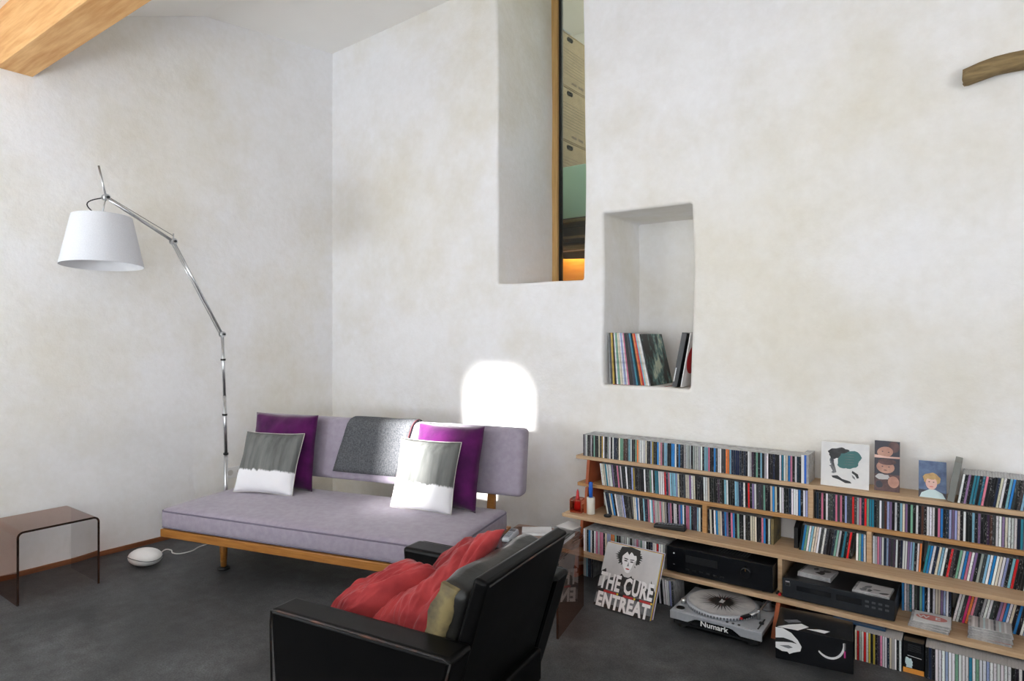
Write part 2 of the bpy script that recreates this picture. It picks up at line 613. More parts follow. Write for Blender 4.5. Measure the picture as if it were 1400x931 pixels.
# long wall with the tall inner window and the niche
def opening(x0, x1, z0, z1, wob, seed, rad=0.014, n=16):
    cs = [(x0, z0), (x1, z0), (x1, z1), (x0, z1)]
    pts = []
    for k in range(4):
        a, b, p = Vector(cs[k]), Vector(cs[(k + 1) % 4]), Vector(cs[k - 1])
        d1, d0 = (b - a).normalized(), (p - a).normalized()
        for q in range(4):
            ang = q / 3
            c = a + (d0 + d1) * rad
            th = PI / 2 * ang
            pts.append(c - d1 * rad * math.cos(th) - d0 * rad * math.sin(th))
        for q in range(1, n):
            pts.append(a + d1 * rad + (b - d1 * rad - a - d1 * rad) * q / n)
    out = []
    for p in pts:
        dx = wob * noise.noise(Vector((p.x * 1.3 + seed, p.y * 1.2, 0.3)))
        dz = wob * 0.6 * noise.noise(Vector((p.x * 2.3, p.y * 1.9 + seed, 5.1)))
        out.append((p.x + dx, p.y + dz))
    return out


def long_wall():
    holes = [(opening(-2.665, -1.997, 1.722, 3.80, 0.030, 3.0), 0.75, False),
             (opening(-1.86, -1.312, 1.068, 2.108, 0.022, 9.0), 0.50, True)]
    bm = bmesh.new()
    outer = [(XL - 0.1, 0), (XB + 0.1, 0), (XB + 0.1, 4.2), (XL - 0.1, 4.2)]
    edges = []
    RR = 0.020

    def loop(pts):
        vs_ = [bm.verts.new((p[0], YR, p[1])) for p in pts]
        for i in range(len(vs_)):
            edges.append(bm.edges.new((vs_[i], vs_[(i + 1) % len(vs_)])))
        return vs_
    loop(outer)
    for pts, dep, cl in holes:
        c = Vector((sum(p[0] for p in pts) / len(pts), sum(p[1] for p in pts) / len(pts)))
        grown = []
        m = len(pts)
        for i in range(m):
            t = (Vector(pts[(i + 1) % m]) - Vector(pts[i - 1])).normalized()
            nrm = Vector((t.y, -t.x))
            if nrm.dot(Vector(pts[i]) - c) < 0: nrm = -nrm
            grown.append((pts[i][0] + nrm.x * RR, pts[i][1] + nrm.y * RR, nrm))
        loop([(g[0], g[1]) for g in grown])
    bmesh.ops.triangle_fill(bm, edges=edges, use_beauty=True)
    # keep faces outside the holes only
    kill = []
    for f in bm.faces:
        cc = f.calc_center_median()
        for pts, dep, cl in holes:
            x0 = min(p[0] for p in pts); x1 = max(p[0] for p in pts); z0 = min(p[1] for p in pts); z1 = max(p[1] for p in pts)
            if x0 + 0.05 < cc.x < x1 - 0.05 and z0 + 0.05 < cc.z < z1 - 0.05:
                kill.append(f)
    bmesh.ops.delete(bm, geom=list(set(kill)), context='FACES_ONLY')
    for f in bm.faces:
        f.normal_update()
        if f.normal.y > 0: f.normal_flip()
    # rounded reveals
    for pts, dep, cl in holes:
        c = Vector((sum(p[0] for p in pts) / len(pts), sum(p[1] for p in pts) / len(pts)))
        m = len(pts)
        prev = None
        steps = [(q / 5, None) for q in range(6)] + [(None, dep * 0.5), (None, dep)]
        for th, dd in steps:
            ring = []
            for i in range(m):
                t = (Vector(pts[(i + 1) % m]) - Vector(pts[i - 1])).normalized()
                nrm = Vector((t.y, -t.x))
                if nrm.dot(Vector(pts[i]) - c) < 0: nrm = -nrm
                if th is not None:
                    a = th * PI / 2
                    off = RR * (1 - math.sin(a)); y = YR + RR * (1 - math.cos(a))
                else:
                    off = 0; y = YR + dd
                up = 0.45 * (dd / dep) if (dd and not cl and pts[i][1] > 3.5) else 0.0
                ring.append(bm.verts.new((pts[i][0] + nrm.x * off, y, pts[i][1] + nrm.y * off + up)))
            if prev:
                for i in range(m):
                    j = (i + 1) % m
                    f = bm.faces.new((prev[i], prev[j], ring[j], ring[i]))
                    f.smooth = True
            prev = ring
        if cl:
            bm.faces.new([bm.verts.new(v.co) for v in prev])
    bmesh.ops.recalc_face_normals(bm, faces=bm.faces)
    me = bpy.data.meshes.new('wall_right')
    bm.to_mesh(me); bm.free()
    me.materials.append(MATS['plaster'])
    tag(link('wall_right', me), 'long lime-plastered wall with deep rounded openings', kind='structure')


long_wall()
# back of the thick wall, so that it is solid from the room beyond
mb = MB()
mb.box(XL, -2.70, YR + 0.12, YR + 0.74, 0, 4.8)
mb.box(-1.95, XB, YR + 0.56, YR + 0.74, 0, 4.8)
mb.box(-2.70, -1.95, YR + 0.56, YR + 0.74, 0, 1.68)
mb.box(-2.70, -1.95, YR + 0.60, YR + 0.74, 4.30, 4.8)
tag(mb.build('wall_core', 'plaster'), 'core of the thick plastered wall', kind='structure')

# wall behind the camera with a narrow window for the sun and a wide glazing with a white blind
SX0, SX1, SZ0, SZ1 = -3.28, -2.88, 1.37, 2.15
mb = MB()
mb.box(XL, SX0, YB - 0.25, YB, 0, 2.75)
mb.box(SX1, XB + 0.2, YB - 0.25, YB, 0, 2.75)
mb.box(SX0, SX1, YB - 0.25, YB, 0, SZ0)
mb.box(SX0, SX1, YB - 0.25, YB, SZ1, 2.75)
tag(mb.build('wall_back', 'plaster'), 'plastered wall behind the viewer', kind='structure')
tag(MB().box(XB, XB + 0.25, YB - 0.2, YR, 0, 4.25).build('wall_side', 'plaster'), 'plastered side wall', kind='structure')


def glazing(name, label, c, w, h, axis):
    """unseen window frame with an opaque white blind, put behind a fill lamp"""
    root = thing(name, label, 'window')
    root['kind'] = 'structure'
    del root['category']
    def bar(a0, a1, z0, z1, d0, d1, nm, mt):
        m = MB()
        if axis == 'y': m.box(c[0] + a0, c[0] + a1, c[1] + d0, c[1] + d1, c[2] + z0, c[2] + z1)
        else: m.box(c[0] - d1, c[0] - d0, c[1] + a0, c[1] + a1, c[2] + z0, c[2] + z1)
        m.build(nm, mt, root)
    bar(-w / 2 - 0.06, -w / 2, -h / 2 - 0.06, h / 2 + 0.06, 0, 0.05, 'frame', 'window_wood')
    bar(w / 2, w / 2 + 0.06, -h / 2 - 0.06, h / 2 + 0.06, 0, 0.05, 'frame', 'window_wood')
    bar(-w / 2, w / 2, h / 2, h / 2 + 0.06, 0, 0.05, 'frame', 'window_wood')
    bar(-w / 2, w / 2, -h / 2 - 0.06, -h / 2, 0, 0.05, 'frame', 'window_wood')
    bar(-w / 2, w / 2, -h / 2, h / 2, 0.0, 0.015, 'blind', 'paper_white')


glazing('window_2', 'unseen wide timber window with white blind behind the viewer', (-0.75, YB, 1.22), 2.8, 1.96, 'y')
glazing('window_5', 'unseen narrower timber window with white blind in the corner behind the viewer', (-3.86, YB, 1.22), 0.80, 1.96, 'y')
glazing('window_3', 'unseen timber side window with white blind', (XB, -0.9, 1.3), 2.7, 2.06, 'x')
win4 = thing('window_4', 'narrow tall window behind the viewer', 'window'); win4['kind'] = 'structure'; del win4['category']
for (a, b_, z0, z1) in ((SX0, SX0 + 0.03, SZ0, SZ1), (SX1 - 0.03, SX1, SZ0, SZ1), (SX0, SX1, SZ0, SZ0 + 0.03), (SX0, SX1, SZ1 - 0.03, SZ1)):
    MB().box(a, b_, YB - 0.2, YB - 0.15, z0, z1).build('frame', 'window_wood', win4)

# inner window in the tall opening
w1 = thing('window_1', 'tall timber-framed inner window in the thick wall', 'window'); w1['kind'] = 'structure'; del w1['category']
MB().box(-2.70, -2.622, 4.165, 4.215, 1.66, 4.36).build('frame_stile', 'window_wood', w1, 0.003)
MB().box(-2.02, -1.93, 4.165, 4.215, 1.66, 4.36).build('frame_stile', 'window_wood', w1, 0.003)
MB().box(-2.622, -2.02, 4.165, 4.215, 1.66, 1.715).build('frame_rail', 'window_wood', w1, 0.003)
MB().box(-2.622, -2.02, 4.165, 4.215, 4.22, 4.36).build('frame_rail', 'window_wood', w1, 0.003)
MB().box(-2.622, -2.606, 4.19, 4.225, 1.70, 4.24).build('gasket', 'rubber_black', w1)
MB().box(-2.606, -2.02, 4.198, 4.204, 1.71, 4.24).build('glass_pane', 'window_glass', w1)

# the room beyond
tag(MB().box(-3.7, -0.2, 6.0, 6.2, 1.2, 4.6).build('wall_beyond', 'plaster'), 'pale wall of the room beyond', kind='structure')
tag(MB().box(-3.9, -3.7, 4.22, 6.2, 1.2, 4.6).build('wall_beyond_side', 'plaster'), 'pale side wall of the room beyond', kind='structure')
tag(MB().box(-0.2, 0.0, 4.22, 6.2, 1.2, 4.6).build('wall_beyond_end', 'plaster'), 'pale end wall of the room beyond', kind='structure')
tag(MB().box(-3.9, 0.0, 4.22, 6.2, 4.6, 4.7).build('ceiling_beyond', 'ceiling_paint'), 'ceiling of the room beyond', kind='structure')
tag(MB().box(-3.9, 0.0, 4.22, 6.2, 1.1, 1.2).build('floor_beyond', 'cabinet_brown'), 'floor of the room beyond', kind='structure')

# ------------------------------------------------------------------ beam and branch
bz = 2.855
beam = MB().box(XL + 0.0, XB, 1.185, 1.365, bz, ceil_z(1.365) + 0.32).build('roof_beam', 'beam_wood', bevel=0.006, seg=1)
tag(beam, 'big square-sawn softwood roof beam under the sloping ceiling', 'beam')

mb = MB(); path, rads = [], []
rg = []
for i in range(15):
    t = i / 14
    c = Vector((-0.062 + 0.72 * t, 3.425 + 0.012 * math.sin(t * 7), 2.487 + 0.10 * t + 0.01 * math.sin(t * 9)))
    ring = []
    for k in range(14):
        a = 2 * PI * k / 14
        r = 0.042 * (1 + 0.32 * noise.noise(Vector((math.cos(a) * 1.3, math.sin(a) * 1.3, t * 4)))) * (0.86 if i == 0 else 1)
        ring.append(c + Vector((0.012 * math.sin(a * 3) if i == 0 else 0, r * math.cos(a), r * 0.95 * math.sin(a))))
    rg.append(ring)
mb.rings(rg)
tag(mb.build('driftwood_branch', 'log_wood'), 'weathered grey-brown branch fixed high on the plaster wall', 'branch')

# ------------------------------------------------------------------ room beyond: cabinet, panel, boxes
cab = thing('storage_cabinet', 'brown open cabinet with orange lower panel behind the inner window', 'cabinet', (-2.7, 4.45, 1.2))
def rel(o, root):
    o.matrix_parent_inverse = Matrix.Translation(-Vector(root.location)); return o
rel(MB().box(-3.4, -2.02, 4.62, 4.95, 1.2, 2.50).build('body', 'cabinet_brown', cab), cab)
rel(MB().box(-3.4, -2.02, 4.42, 4.62, 2.27, 2.295).build('shelf', 'cabinet_strip', cab), cab)
rel(MB().box(-3.4, -2.02, 4.42, 4.62, 2.14, 2.16).build('shelf', 'cabinet_strip', cab), cab)
rel(MB().box(-3.4, -2.02, 4.42, 4.62, 2.06, 2.085).build('shelf', 'cabinet_strip', cab), cab)
rel(MB().hexa([(-3.4, 4.42, 1.2), (-2.02, 4.42, 1.2), (-2.02, 4.60, 1.2), (-3.4, 4.60, 1.2),
               (-3.4, 4.42, 2.02), (-2.02, 4.42, 1.94), (-2.02, 4.60, 1.94), (-3.4, 4.60, 2.02)]).build('lower_panel', 'cabinet_orange', cab), cab)
rel(MB().box(-3.4, -2.76, 4.42, 4.95, 2.50, 2.52).build('cabinet_top', 'cabinet_strip', cab), cab)
ul = thing('shelf_lamp', 'slim warm strip lamp under the cabinet shelf behind the inner window', 'lamp', (-2.4, 4.36, 2.03))
MB().box(-0.35, 0.35, -0.012, 0.012, 0.004, 0.02).build('housing', 'cabinet_strip', ul, 0.003, 1)
MB().box(-0.34, 0.34, -0.008, 0.008, 0.0, 0.004).build('diffuser', 'paper_white', ul)
MB().box(-0.30, -0.28, 0.0, 0.075, 0.02, 0.028).build('bracket', 'cabinet_strip', ul)
MB().box(0.28, 0.30, 0.0, 0.075, 0.02, 0.028).build('bracket', 'cabinet_strip', ul)
add_light('shelf_lamp_light', 'AREA', (-2.4, 4.36, 2.028), (0, 0.25, -1), 2.2, (1.0, 0.72, 0.38), shape='RECTANGLE', size=0.66, size_y=0.015)
gp = MB().box(-3.35, -2.03, 4.385, 4.405, 2.30, 2.706).build('screen_panel', 'green_panel', bevel=0.002, seg=1)
tag(gp, 'pale green panel standing in front of the cardboard boxes', 'panel')
box_names = ['lowest cardboard archive box, half hidden by the pale green panel', 'middle cardboard archive box of the stack behind the inner window',
             'topmost cardboard archive box of the stack behind the inner window']
for k in range(3):
    z0 = 2.522 + k * 0.443
    y0, y1 = (4.43, 4.86)
    bx = thing('archive_box', box_names[k], 'box', (-2.95, 4.645, z0), group='stacked archive boxes')
    MB().box(-0.2, 0.2, -0.215, 0.215, 0, 0.428).build('body', 'cardboard', bx, 0.004, 1)
    MB().box(-0.202, 0.202, -0.217, 0.217, 0.4285, 0.4405).build('lid', 'cardboard', bx, 0.004, 1)
    MB().box(0.1995, 0.2008, -0.125, -0.045, 0.375, 0.405).build('hand_hole', 'dark_hole', bx, 0.01, 2)
    for q in range(9):
        MB().box(0.2, 0.2006, -0.19, 0.17, 0.10 + q * 0.025, 0.1035 + q * 0.025).build('print_line', 'cardboard_print', bx)
    for q in range(2):
        MB().box(0.2, 0.2006, -0.05 + 0.11 * q, 0.03 + 0.11 * q, 0.035, 0.055).build('print_line', 'cardboard_print', bx)
tag(MB().box(-3.12, -2.80, 4.46, 4.66, 2.522 + 3 * 0.443, 2.522 + 3 * 0.443 + 0.05).build('blue_folder', 'blue_plastic', bevel=0.004),
    'blue plastic folder lying on the topmost cardboard box', 'folder')


# ------------------------------------------------------------------ soft things
def cushion(name, w, h, t, material, parent=None, seed=0, n=26, pinch=0.05, wr=0.006, wscale=9.0, sag=0.0):
    """square scatter cushion in the local x,z plane, centre at the origin"""
    mb = MB()
    N = n
    idx = {}
    for side in (1, -1):
        for i in range(N + 1):
            for j in range(N + 1):
                u, v = -1 + 2 * i / N, -1 + 2 * j / N
                edge = i in (0, N) or j in (0, N)
                if edge and side == -1:
                    idx[(side, i, j)] = idx[(1, i, j)]; continue
                f = ((1 - u ** 4) * (1 - v ** 4)) ** 0.55 * (0.62 + 0.38 * (1 - u * u) * (1 - v * v))
                x = w / 2 * u * (1 - pinch * (1 - v * v) * u * u)
                z = h / 2 * v * (1 - pinch * (1 - u * u) * v * v)
                p = Vector((x * wscale, z * wscale, side * 3.1 + seed))
                nz = noise.noise(p) + 0.5 * noise.noise(p * 2.3)
                ridge = 1 - abs(noise.noise(p * 0.8 + Vector((7, 3, 1)))) * 2
                y = -side * (t / 2) * f + (-side) * wr * (nz + 0.8 * ridge) * min(1, f * 2.5)
                x += wr * 0.6 * noise.noise(p * 0.9 + Vector((0, 9, 0)))
                z += wr * 0.6 * noise.noise(p * 0.9 + Vector((4, 0, 0))) - sag * (1 - u * u) * max(0, v) ** 2
                idx[(side, i, j)] = len(mb.v)
                mb.v.append((x, y, z))
    for side in (1, -1):
        for i in range(N):
            for j in range(N):
                q = (idx[(side, i, j)], idx[(side, i + 1, j)], idx[(side, i + 1, j + 1)], idx[(side, i, j + 1)])
                mb.face(q if side == 1 else tuple(reversed(q)), 0, True)
    o = mb.build(name, material, parent)
    border = [mb.v[idx[(1, i, 0)]] for i in range(N)] + [mb.v[idx[(1, N, j)]] for j in range(N)] + \
             [mb.v[idx[(1, i, N)]] for i in range(N, 0, -1)] + [mb.v[idx[(1, 0, j)]] for j in range(N, 0, -1)]
    return o, border


SA = R(14.3)
SO = Vector((-3.81, 1.787, 0))


def sofa_pt(u, v, z=0.0):
    return Vector((SO.x + u * math.cos(SA) - v * math.sin(SA), SO.y + u * math.sin(SA) + v * math.cos(SA), z))


sofa = thing('daybed_sofa', 'mauve upholstered daybed with wooden frame and long floating backrest', 'sofa', SO, (0, 0, SA))
L, DP = 1.85, 0.80
MB().box(0.0, L, 0.0, 0.035, 0.212, 0.258).build('frame_rail', 'sofa_wood', sofa, 0.006)
MB().box(0.0, L, DP - 0.035, DP, 0.212, 0.258).build('frame_rail', 'sofa_wood', sofa, 0.006)
MB().box(0.0, 0.035, 0.035, DP - 0.035, 0.212, 0.258).build('frame_rail', 'sofa_wood', sofa, 0.006)
MB().box(L - 0.035, L, 0.035, DP - 0.035, 0.212, 0.258).build('frame_rail', 'sofa_wood', sofa, 0.006)
for k in range(9):
    y = 0.06 + k * 0.078
    MB().box(0.03, L - 0.03, y, y + 0.05, 0.235, 0.25).build('slat', 'sofa_wood', sofa)
for (lx, ly) in ((0.283, 0.19), (1.56, 0.19), (0.283, 0.62), (1.56, 0.62)):
    lg = MB().lathe([(0.016, 0.02), (0.027, 0.215)], 18, (lx, ly)).build('leg', 'sofa_wood', sofa)
    MB().lathe([(0.022, 0.0), (0.036, 0.004), (0.036, 0.014), (0.022, 0.020)], 20, (lx, ly)).build('floor_cup', 'rubber_black', lg)


def soft_box(x0, x1, y0, y1, z0, z1, bev, crown, nx, ny):
    """box with rounded edges and a gently crowned top"""
    bm = bmesh.new()
    bmesh.ops.create_cube(bm, size=1)
    for v in bm.verts:
        v.co = Vector((x0 + (v.co.x + .5) * (x1 - x0), y0 + (v.co.y + .5) * (y1 - y0), z0 + (v.co.z + .5) * (z1 - z0)))
    bmesh.ops.bevel(bm, geom=list(bm.edges), offset=bev, segments=4, affect='EDGES', profile=0.5)
    for f in bm.faces: f.smooth = True
    # cut the big faces into a grid
    for axis, a, b_, cnt in ((0, x0, x1, nx), (1, y0, y1, ny)):
        for k in range(1, cnt):
            pos = a + (b_ - a) * k / cnt
            co = [0, 0, 0]; no = [0, 0, 0]; co[axis] = pos; no[axis] = 1
            bmesh.ops.bisect_plane(bm, geom=list(bm.verts) + list(bm.edges) + list(bm.faces), plane_co=co, plane_no=no)
    for v in bm.verts:
        u = (v.co.x - x0) / (x1 - x0) * 2 - 1; w = (v.co.y - y0) / (y1 - y0) * 2 - 1
        top = (v.co.z - z0) / (z1 - z0)
        v.co.z += crown * (1 - u ** 6) * (1 - w ** 4) * max(0, top - 0.5) * 2 + 0.003 * top * noise.noise(v.co * 5)
    return bm


def bm_obj(bm, name, material, parent):
    bmesh.ops.recalc_face_normals(bm, faces=bm.faces)
    me = bpy.data.meshes.new(name); bm.to_mesh(me); bm.free()
    me.materials.append(MATS[material])
    return link(name, me, parent)


matt = bm_obj(soft_box(0.0, 1.865, -0.005, 0.72, 0.258, 0.378, 0.032, 0.012, 18, 8), 'mattress', 'mauve_fabric', sofa)
rr = [(0.004, 0.0), (1.861, 0.0), (1.861, 0.716), (0.004, 0.716)]
def rounded_loop(x0, x1, y0, y1, r, z, n=5):
    out = []
    for cx_, cy_, a0 in ((x1 - r, y0 + r, -90), (x1 - r, y1 - r, 0), (x0 + r, y1 - r, 90), (x0 + r, y0 + r, 180)):
        for k in range(n + 1):
            a = R(a0 + 90 * k / n)
            out.append((cx_ + r * math.cos(a), cy_ + r * math.sin(a), z))
    out.append(out[0])
    return out
for zz in (0.362, 0.272):
    MB().tube(rounded_loop(0.004, 1.861, -0.001, 0.716, 0.03, zz), 0.0045, 6, cap=False).build('piping', 'mauve_piping', matt)
# backrest: upright cushion carried by two wooden posts
bk = thing('x', None, None); bpy.data.objects.remove(bk)
bb = soft_box(0.0, 1.955, -0.048, 0.048, -0.19, 0.19, 0.03, 0.0, 16, 1)
for v in bb.verts:
    v.co.y += 0.13 * v.co.z            # slight backward lean
backrest = bm_obj(bb, 'backrest', 'mauve_fabric', sofa)
backrest.location = (0.0, 0.765, 0.645)
for ux in (0.235, 1.745):
    MB().hexa([(ux - 0.022, 0.715, 0.20), (ux + 0.022, 0.715, 0.20), (ux + 0.022, 0.745, 0.20), (ux - 0.022, 0.745, 0.20),
               (ux - 0.022, 0.765, 0.60), (ux + 0.022, 0.765, 0.60), (ux + 0.022, 0.79, 0.60), (ux - 0.022, 0.79, 0.60)]).build('backrest_post', 'sofa_wood', sofa)

# felt throw folded over the backrest
def throw():
    mb = MB()
    # profile in (y, z) from the front hem up, over the top and down the back
    yc, zc, th = 0.765, 0.645, 0.048 + 0.006
    prof = []
    zb, zt = 0.508, 0.645 + 0.19
    for k in range(9):
        z = zb + (zt - 0.03 - zb) * k / 8
        prof.append((yc - th + 0.13 * (z - zc), z))
    for k in range(1, 10):
        a = PI - PI * k / 10
        prof.append((yc + 0.13 * (zt - zc) + th * math.cos(a), zt - 0.03 + 0.038 * math.sin(a)))
    for k in range(9):
        z = zt - 0.03 - (zt - 0.03 - 0.60) * k / 8
        prof.append((yc + th + 0.13 * (z - zc), z))
    NU = 20
    lens = [0]
    for a, b_ in zip(prof, prof[1:]):
        lens.append(lens[-1] + math.dist(a, b_))
    front = {}
    for layer in (0, 1):
        for k, (y, z) in enumerate(prof):
            s = lens[k] / lens[-1]
            sk = min(1.0, lens[k] / 0.36)
            # local normal
            a = prof[max(0, k - 1)]; b_ = prof[min(len(prof) - 1, k + 1)]
            d = Vector((b_[0] - a[0], b_[1] - a[1])).normalized(); nr = Vector((-d.y, d.x))
            for i in range(NU + 1):
                t = i / NU
                ux = (0.675 + 0.10 * sk) * (1 - t) + (1.140 + 0.10 * sk) * t
                off = 0.0035 * noise.noise(Vector((ux * 6, lens[k] * 8, 2))) + (0.007 if layer else 0.0)
                front[(layer, k, i)] = len(mb.v)
                mb.v.append((ux, y + nr.x * off, z + nr.y * off))
    K = len(prof)
    for k in range(K - 1):
        for i in range(NU):
            mb.face((front[(1, k, i)], front[(1, k, i + 1)], front[(1, k + 1, i + 1)], front[(1, k + 1, i)]), 0, True)
            mb.face((front[(0, k, i)], front[(0, k + 1, i)], front[(0, k + 1, i + 1)], front[(0, k, i + 1)]), 0, True)
        for i in (0, NU):
            mb.face((front[(0, k, i)], front[(1, k, i)], front[(1, k + 1, i)], front[(0, k + 1, i)]), 0)
    for k in (0, K - 1):
        for i in range(NU):
            mb.face((front[(0, k, i)], front[(0, k, i + 1)], front[(1, k, i + 1)], front[(1, k, i)]), 0)
    root = thing('felt_throw', 'charcoal grey felt throw folded over the sofa backrest', 'throw', SO, (0, 0, SA))
    mb.build('felt_sheet', 'felt_grey', root)
    edge = [Vector(mb.v[front[(1, k, NU)]]) + Vector((0.003, -0.001, 0)) for k in range(14)]
    MB().tube(edge, 0.0035, 6).build('edge_binding', 'felt_edge', root)


throw()


def sofa_cushion(name, label, cat, u, v, z, w, h, t, lean, yaw, mat_name, seed, edge_mat=None, wr=0.006, roll=0.0, pinch=0.05):
    root = thing(name, label, cat, sofa_pt(u, v, z), (R(-lean), R(roll), SA + R(yaw)))
    o, border = cushion('cover', w, h, t, mat_name, root, seed, wr=wr, pinch=pinch)
    if edge_mat:
        MB().tube(border + [border[0]], 0.0024, 6, cap=False).build('edge_seam', edge_mat, root)
    return root


TOPZ = 0.392
sofa_cushion('scatter_cushion', 'plain purple cushion behind the grey and white one, near the lamp', 'cushion', 0.34, 0.625, TOPZ + 0.232, 0.48, 0.475, 0.14, 8, 3, 'purple_velvet', 3, pinch=0.04)
sofa_cushion('scatter_cushion', 'dip-dyed grey and white cushion nearest the lamp', 'cushion', 0.335, 0.500, TOPZ + 0.178, 0.415, 0.385, 0.13, 20, 8, 'dip_dye', 11, 'white_edge', roll=0.5)
sofa_cushion('scatter_cushion', 'plain purple cushion at the sunny end of the sofa', 'cushion', 1.51, 0.640, TOPZ + 0.225, 0.47, 0.48, 0.15, 12, -8, 'purple_velvet', 23, wr=0.009, pinch=0.06)
sofa_cushion('scatter_cushion', 'dip-dyed grey and white cushion at the sunny end of the sofa', 'cushion', 1.435, 0.530, TOPZ + 0.185, 0.40, 0.40, 0.14, 18, -2, 'dip_dye', 31, 'white_edge', wr=0.008)

# ------------------------------------------------------------------ armchair
CA = R(7.5)
chair = thing('leather_armchair', 'worn black leather armchair with loose cushions in the foreground', 'armchair', (-1.73, 1.13, 0), (0, 0, CA))


def arm(y0, y1, out):
    """arm panel: straight top, back edge sloping in towards the floor"""
    mb = MB()
    t = 0.02
    prof = [(0.03, 0.19), (0.55, 0.19), (0.655, 0.535), (0.655, 0.55), (0.0, 0.55), (0.0, 0.535)]
    n = len(prof)
    mb.v = [(x, y0, z) for x, z in prof] + [(x, y1, z) for x, z in prof]
    mb.face(tuple(range(n))); mb.face(tuple(reversed(range(n, 2 * n))))
    for i in range(n):
        j = (i + 1) % n
        mb.face((j, i, n + i, n + j))
    a = mb.build('arm', 'leather_black', chair, 0.016, 3)
    ye = y0 if out < 0 else y1
    s_ = -1 if out < 0 else 1
    MB().tube([(0.008, ye - s_ * 0.005, 0.20), (0.0, ye - s_ * 0.003, 0.50), (0.004, ye - s_ * 0.003, 0.542), (0.03, ye - s_ * 0.003, 0.546), (0.35, ye - s_ * 0.003, 0.547),
               (0.63, ye - s_ * 0.003, 0.546), (0.650, ye - s_ * 0.004, 0.538), (0.61, ye - s_ * 0.004, 0.40)], 0.0036, 6).build('worn_edge', 'leather_worn', a)
    return a


arm(0.0, 0.105, -1)
arm(0.635, 0.74, 1)
MB().box(0.03, 0.60, 0.105, 0.635, 0.19, 0.30).build('seat_base', 'leather_black', chair, 0.01)
sc = soft_box(0.0, 0.53, 0.110, 0.630, 0.30, 0.41, 0.03, 0.02, 8, 8)
bm_obj(sc, 'seat_cushion', 'leather_soft', chair)


def slab(prof, y0, y1, name, material, bevel):
    mb = MB(); n = len(prof)
    mb.v = [(x, y0, z) for x, z in prof] + [(x, y1, z) for x, z in prof]
    mb.face(tuple(range(n))); mb.face(tuple(reversed(range(n, 2 * n))))
    for i in range(n):
        j = (i + 1) % n
        mb.face((j, i, n + i, n + j))
    return mb.build(name, material, chair, bevel, 3)


bs = slab([(0.50, 0.20), (0.545, 0.20), (0.698, 0.715), (0.656, 0.725)], 0.106, 0.634, 'back_shell', 'leather_black', 0.012)
MB().tube([(0.704, 0.112, 0.708), (0.704, 0.37, 0.710), (0.704, 0.628, 0.708)], 0.003, 6).build('worn_edge', 'leather_worn', bs)
# loose back cushion
bc = soft_box(-0.048, 0.048, -0.255, 0.255, -0.16, 0.145, 0.035, 0.0, 3, 10)
for v in bc.verts:
    w = (v.co.y / 0.255)
    if v.co.x < 0:
        v.co.x -= 0.02 * (1 - w ** 4) * (1 - (v.co.z / 0.16) ** 2)
    v.co += Vector((0.008 * noise.noise(v.co * 14), 0, 0.010 * noise.noise(v.co * 9 + Vector((3, 0, 0)))))
backc = bm_obj(bc, 'back_cushion', 'leather_soft', chair)
backc.location = (0.548, 0.372, 0.548)
backc.rotation_euler = (0, R(15), 0)
mb = MB()   # worn olive side panel of the back cushion
rg = []
pts = []
for k in range(13):
    z = -0.135 + 0.27 * k / 12
    wv = 0.006 * math.sin(k * 1.3)
    pts.append([(-0.040 + wv - 0.012 * math.sin(PI * k / 12), -0.2555 - 0.012 * math.sin(PI * k / 12), z), (-0.006 + wv, -0.2575 - 0.012 * math.sin(PI * k / 12), z),
                (0.016 - wv, -0.2545 - 0.008 * math.sin(PI * k / 12), z), (0.016, -0.240, z), (-0.040, -0.240, z)])
mb.rings(pts, mi=0)
mb.build('side_panel', 'leather_olive', backc)
for (lx, ly) in ((0.10, 0.10), (0.50, 0.10), (0.10, 0.63), (0.50, 0.625)):
    lg = MB().lathe([(0.010, 0.0), (0.013, 0.015), (0.019, 0.195)], 16, (lx, ly)).build('leg', 'brass', chair)


def crumpled(name, corners, t, seed, n=64, wr=0.03, lift=0.0):
    """soft velvet cushion spanned between four corner points (chair space), heavily creased"""
    P = [Vector(c) for c in corners]
    nr = ((P[1] - P[0]).cross(P[3] - P[0])).normalized()
    if nr.z < 0: nr = -nr
    mb = MB(); idx = {}
    for side in (1, -1):
        for i in range(n + 1):
            for j in range(n + 1):
                u, v = i / n, j / n
                if (i in (0, n) or j in (0, n)) and side == -1:
                    idx[(side, i, j)] = idx[(1, i, j)]; continue
                uu, vv = 2 * u - 1, 2 * v - 1
                p = (P[0] * (1 - u) + P[1] * u) * (1 - v) + (P[3] * (1 - u) + P[2] * u) * v
                # pull the sides in so that corners stand out as tips
                ctr = (P[0] + P[1] + P[2] + P[3]) / 4
                k = 0.16 * ((1 - uu * uu) * vv * vv + (1 - vv * vv) * uu * uu)
                p = p + (ctr - p) * k
                f = ((1 - uu ** 4) * (1 - vv ** 4)) ** 0.6
                q = Vector((u * 2.6 + seed, v * 2.0, side * 2.0))
                fold = abs(noise.noise(q)) * 1.6 + 0.8 * abs(noise.noise(q * 2.1 + Vector((5, 5, 0)))) + 0.45 * abs(noise.noise(Vector((q.x * 5.2, q.y * 3.6, q.z)) + Vector((2, 8, 0))))
                mid = nr * lift * (noise.noise(Vector((u * 1.4 + seed, v * 1.4, 9))))
                p = p + mid + nr * side * (t / 2 * f + wr * (fold - 0.3) * min(1, f * 2))
                idx[(side, i, j)] = len(mb.v); mb.v.append(tuple(p))
    for side in (1, -1):
        for i in range(n):
            for j in range(n):
                q = (idx[(side, i, j)], idx[(side, i + 1, j)], idx[(side, i + 1, j + 1)], idx[(side, i, j + 1)])
                mb.face(q if side == 1 else tuple(reversed(q)), 0, True)
    return mb


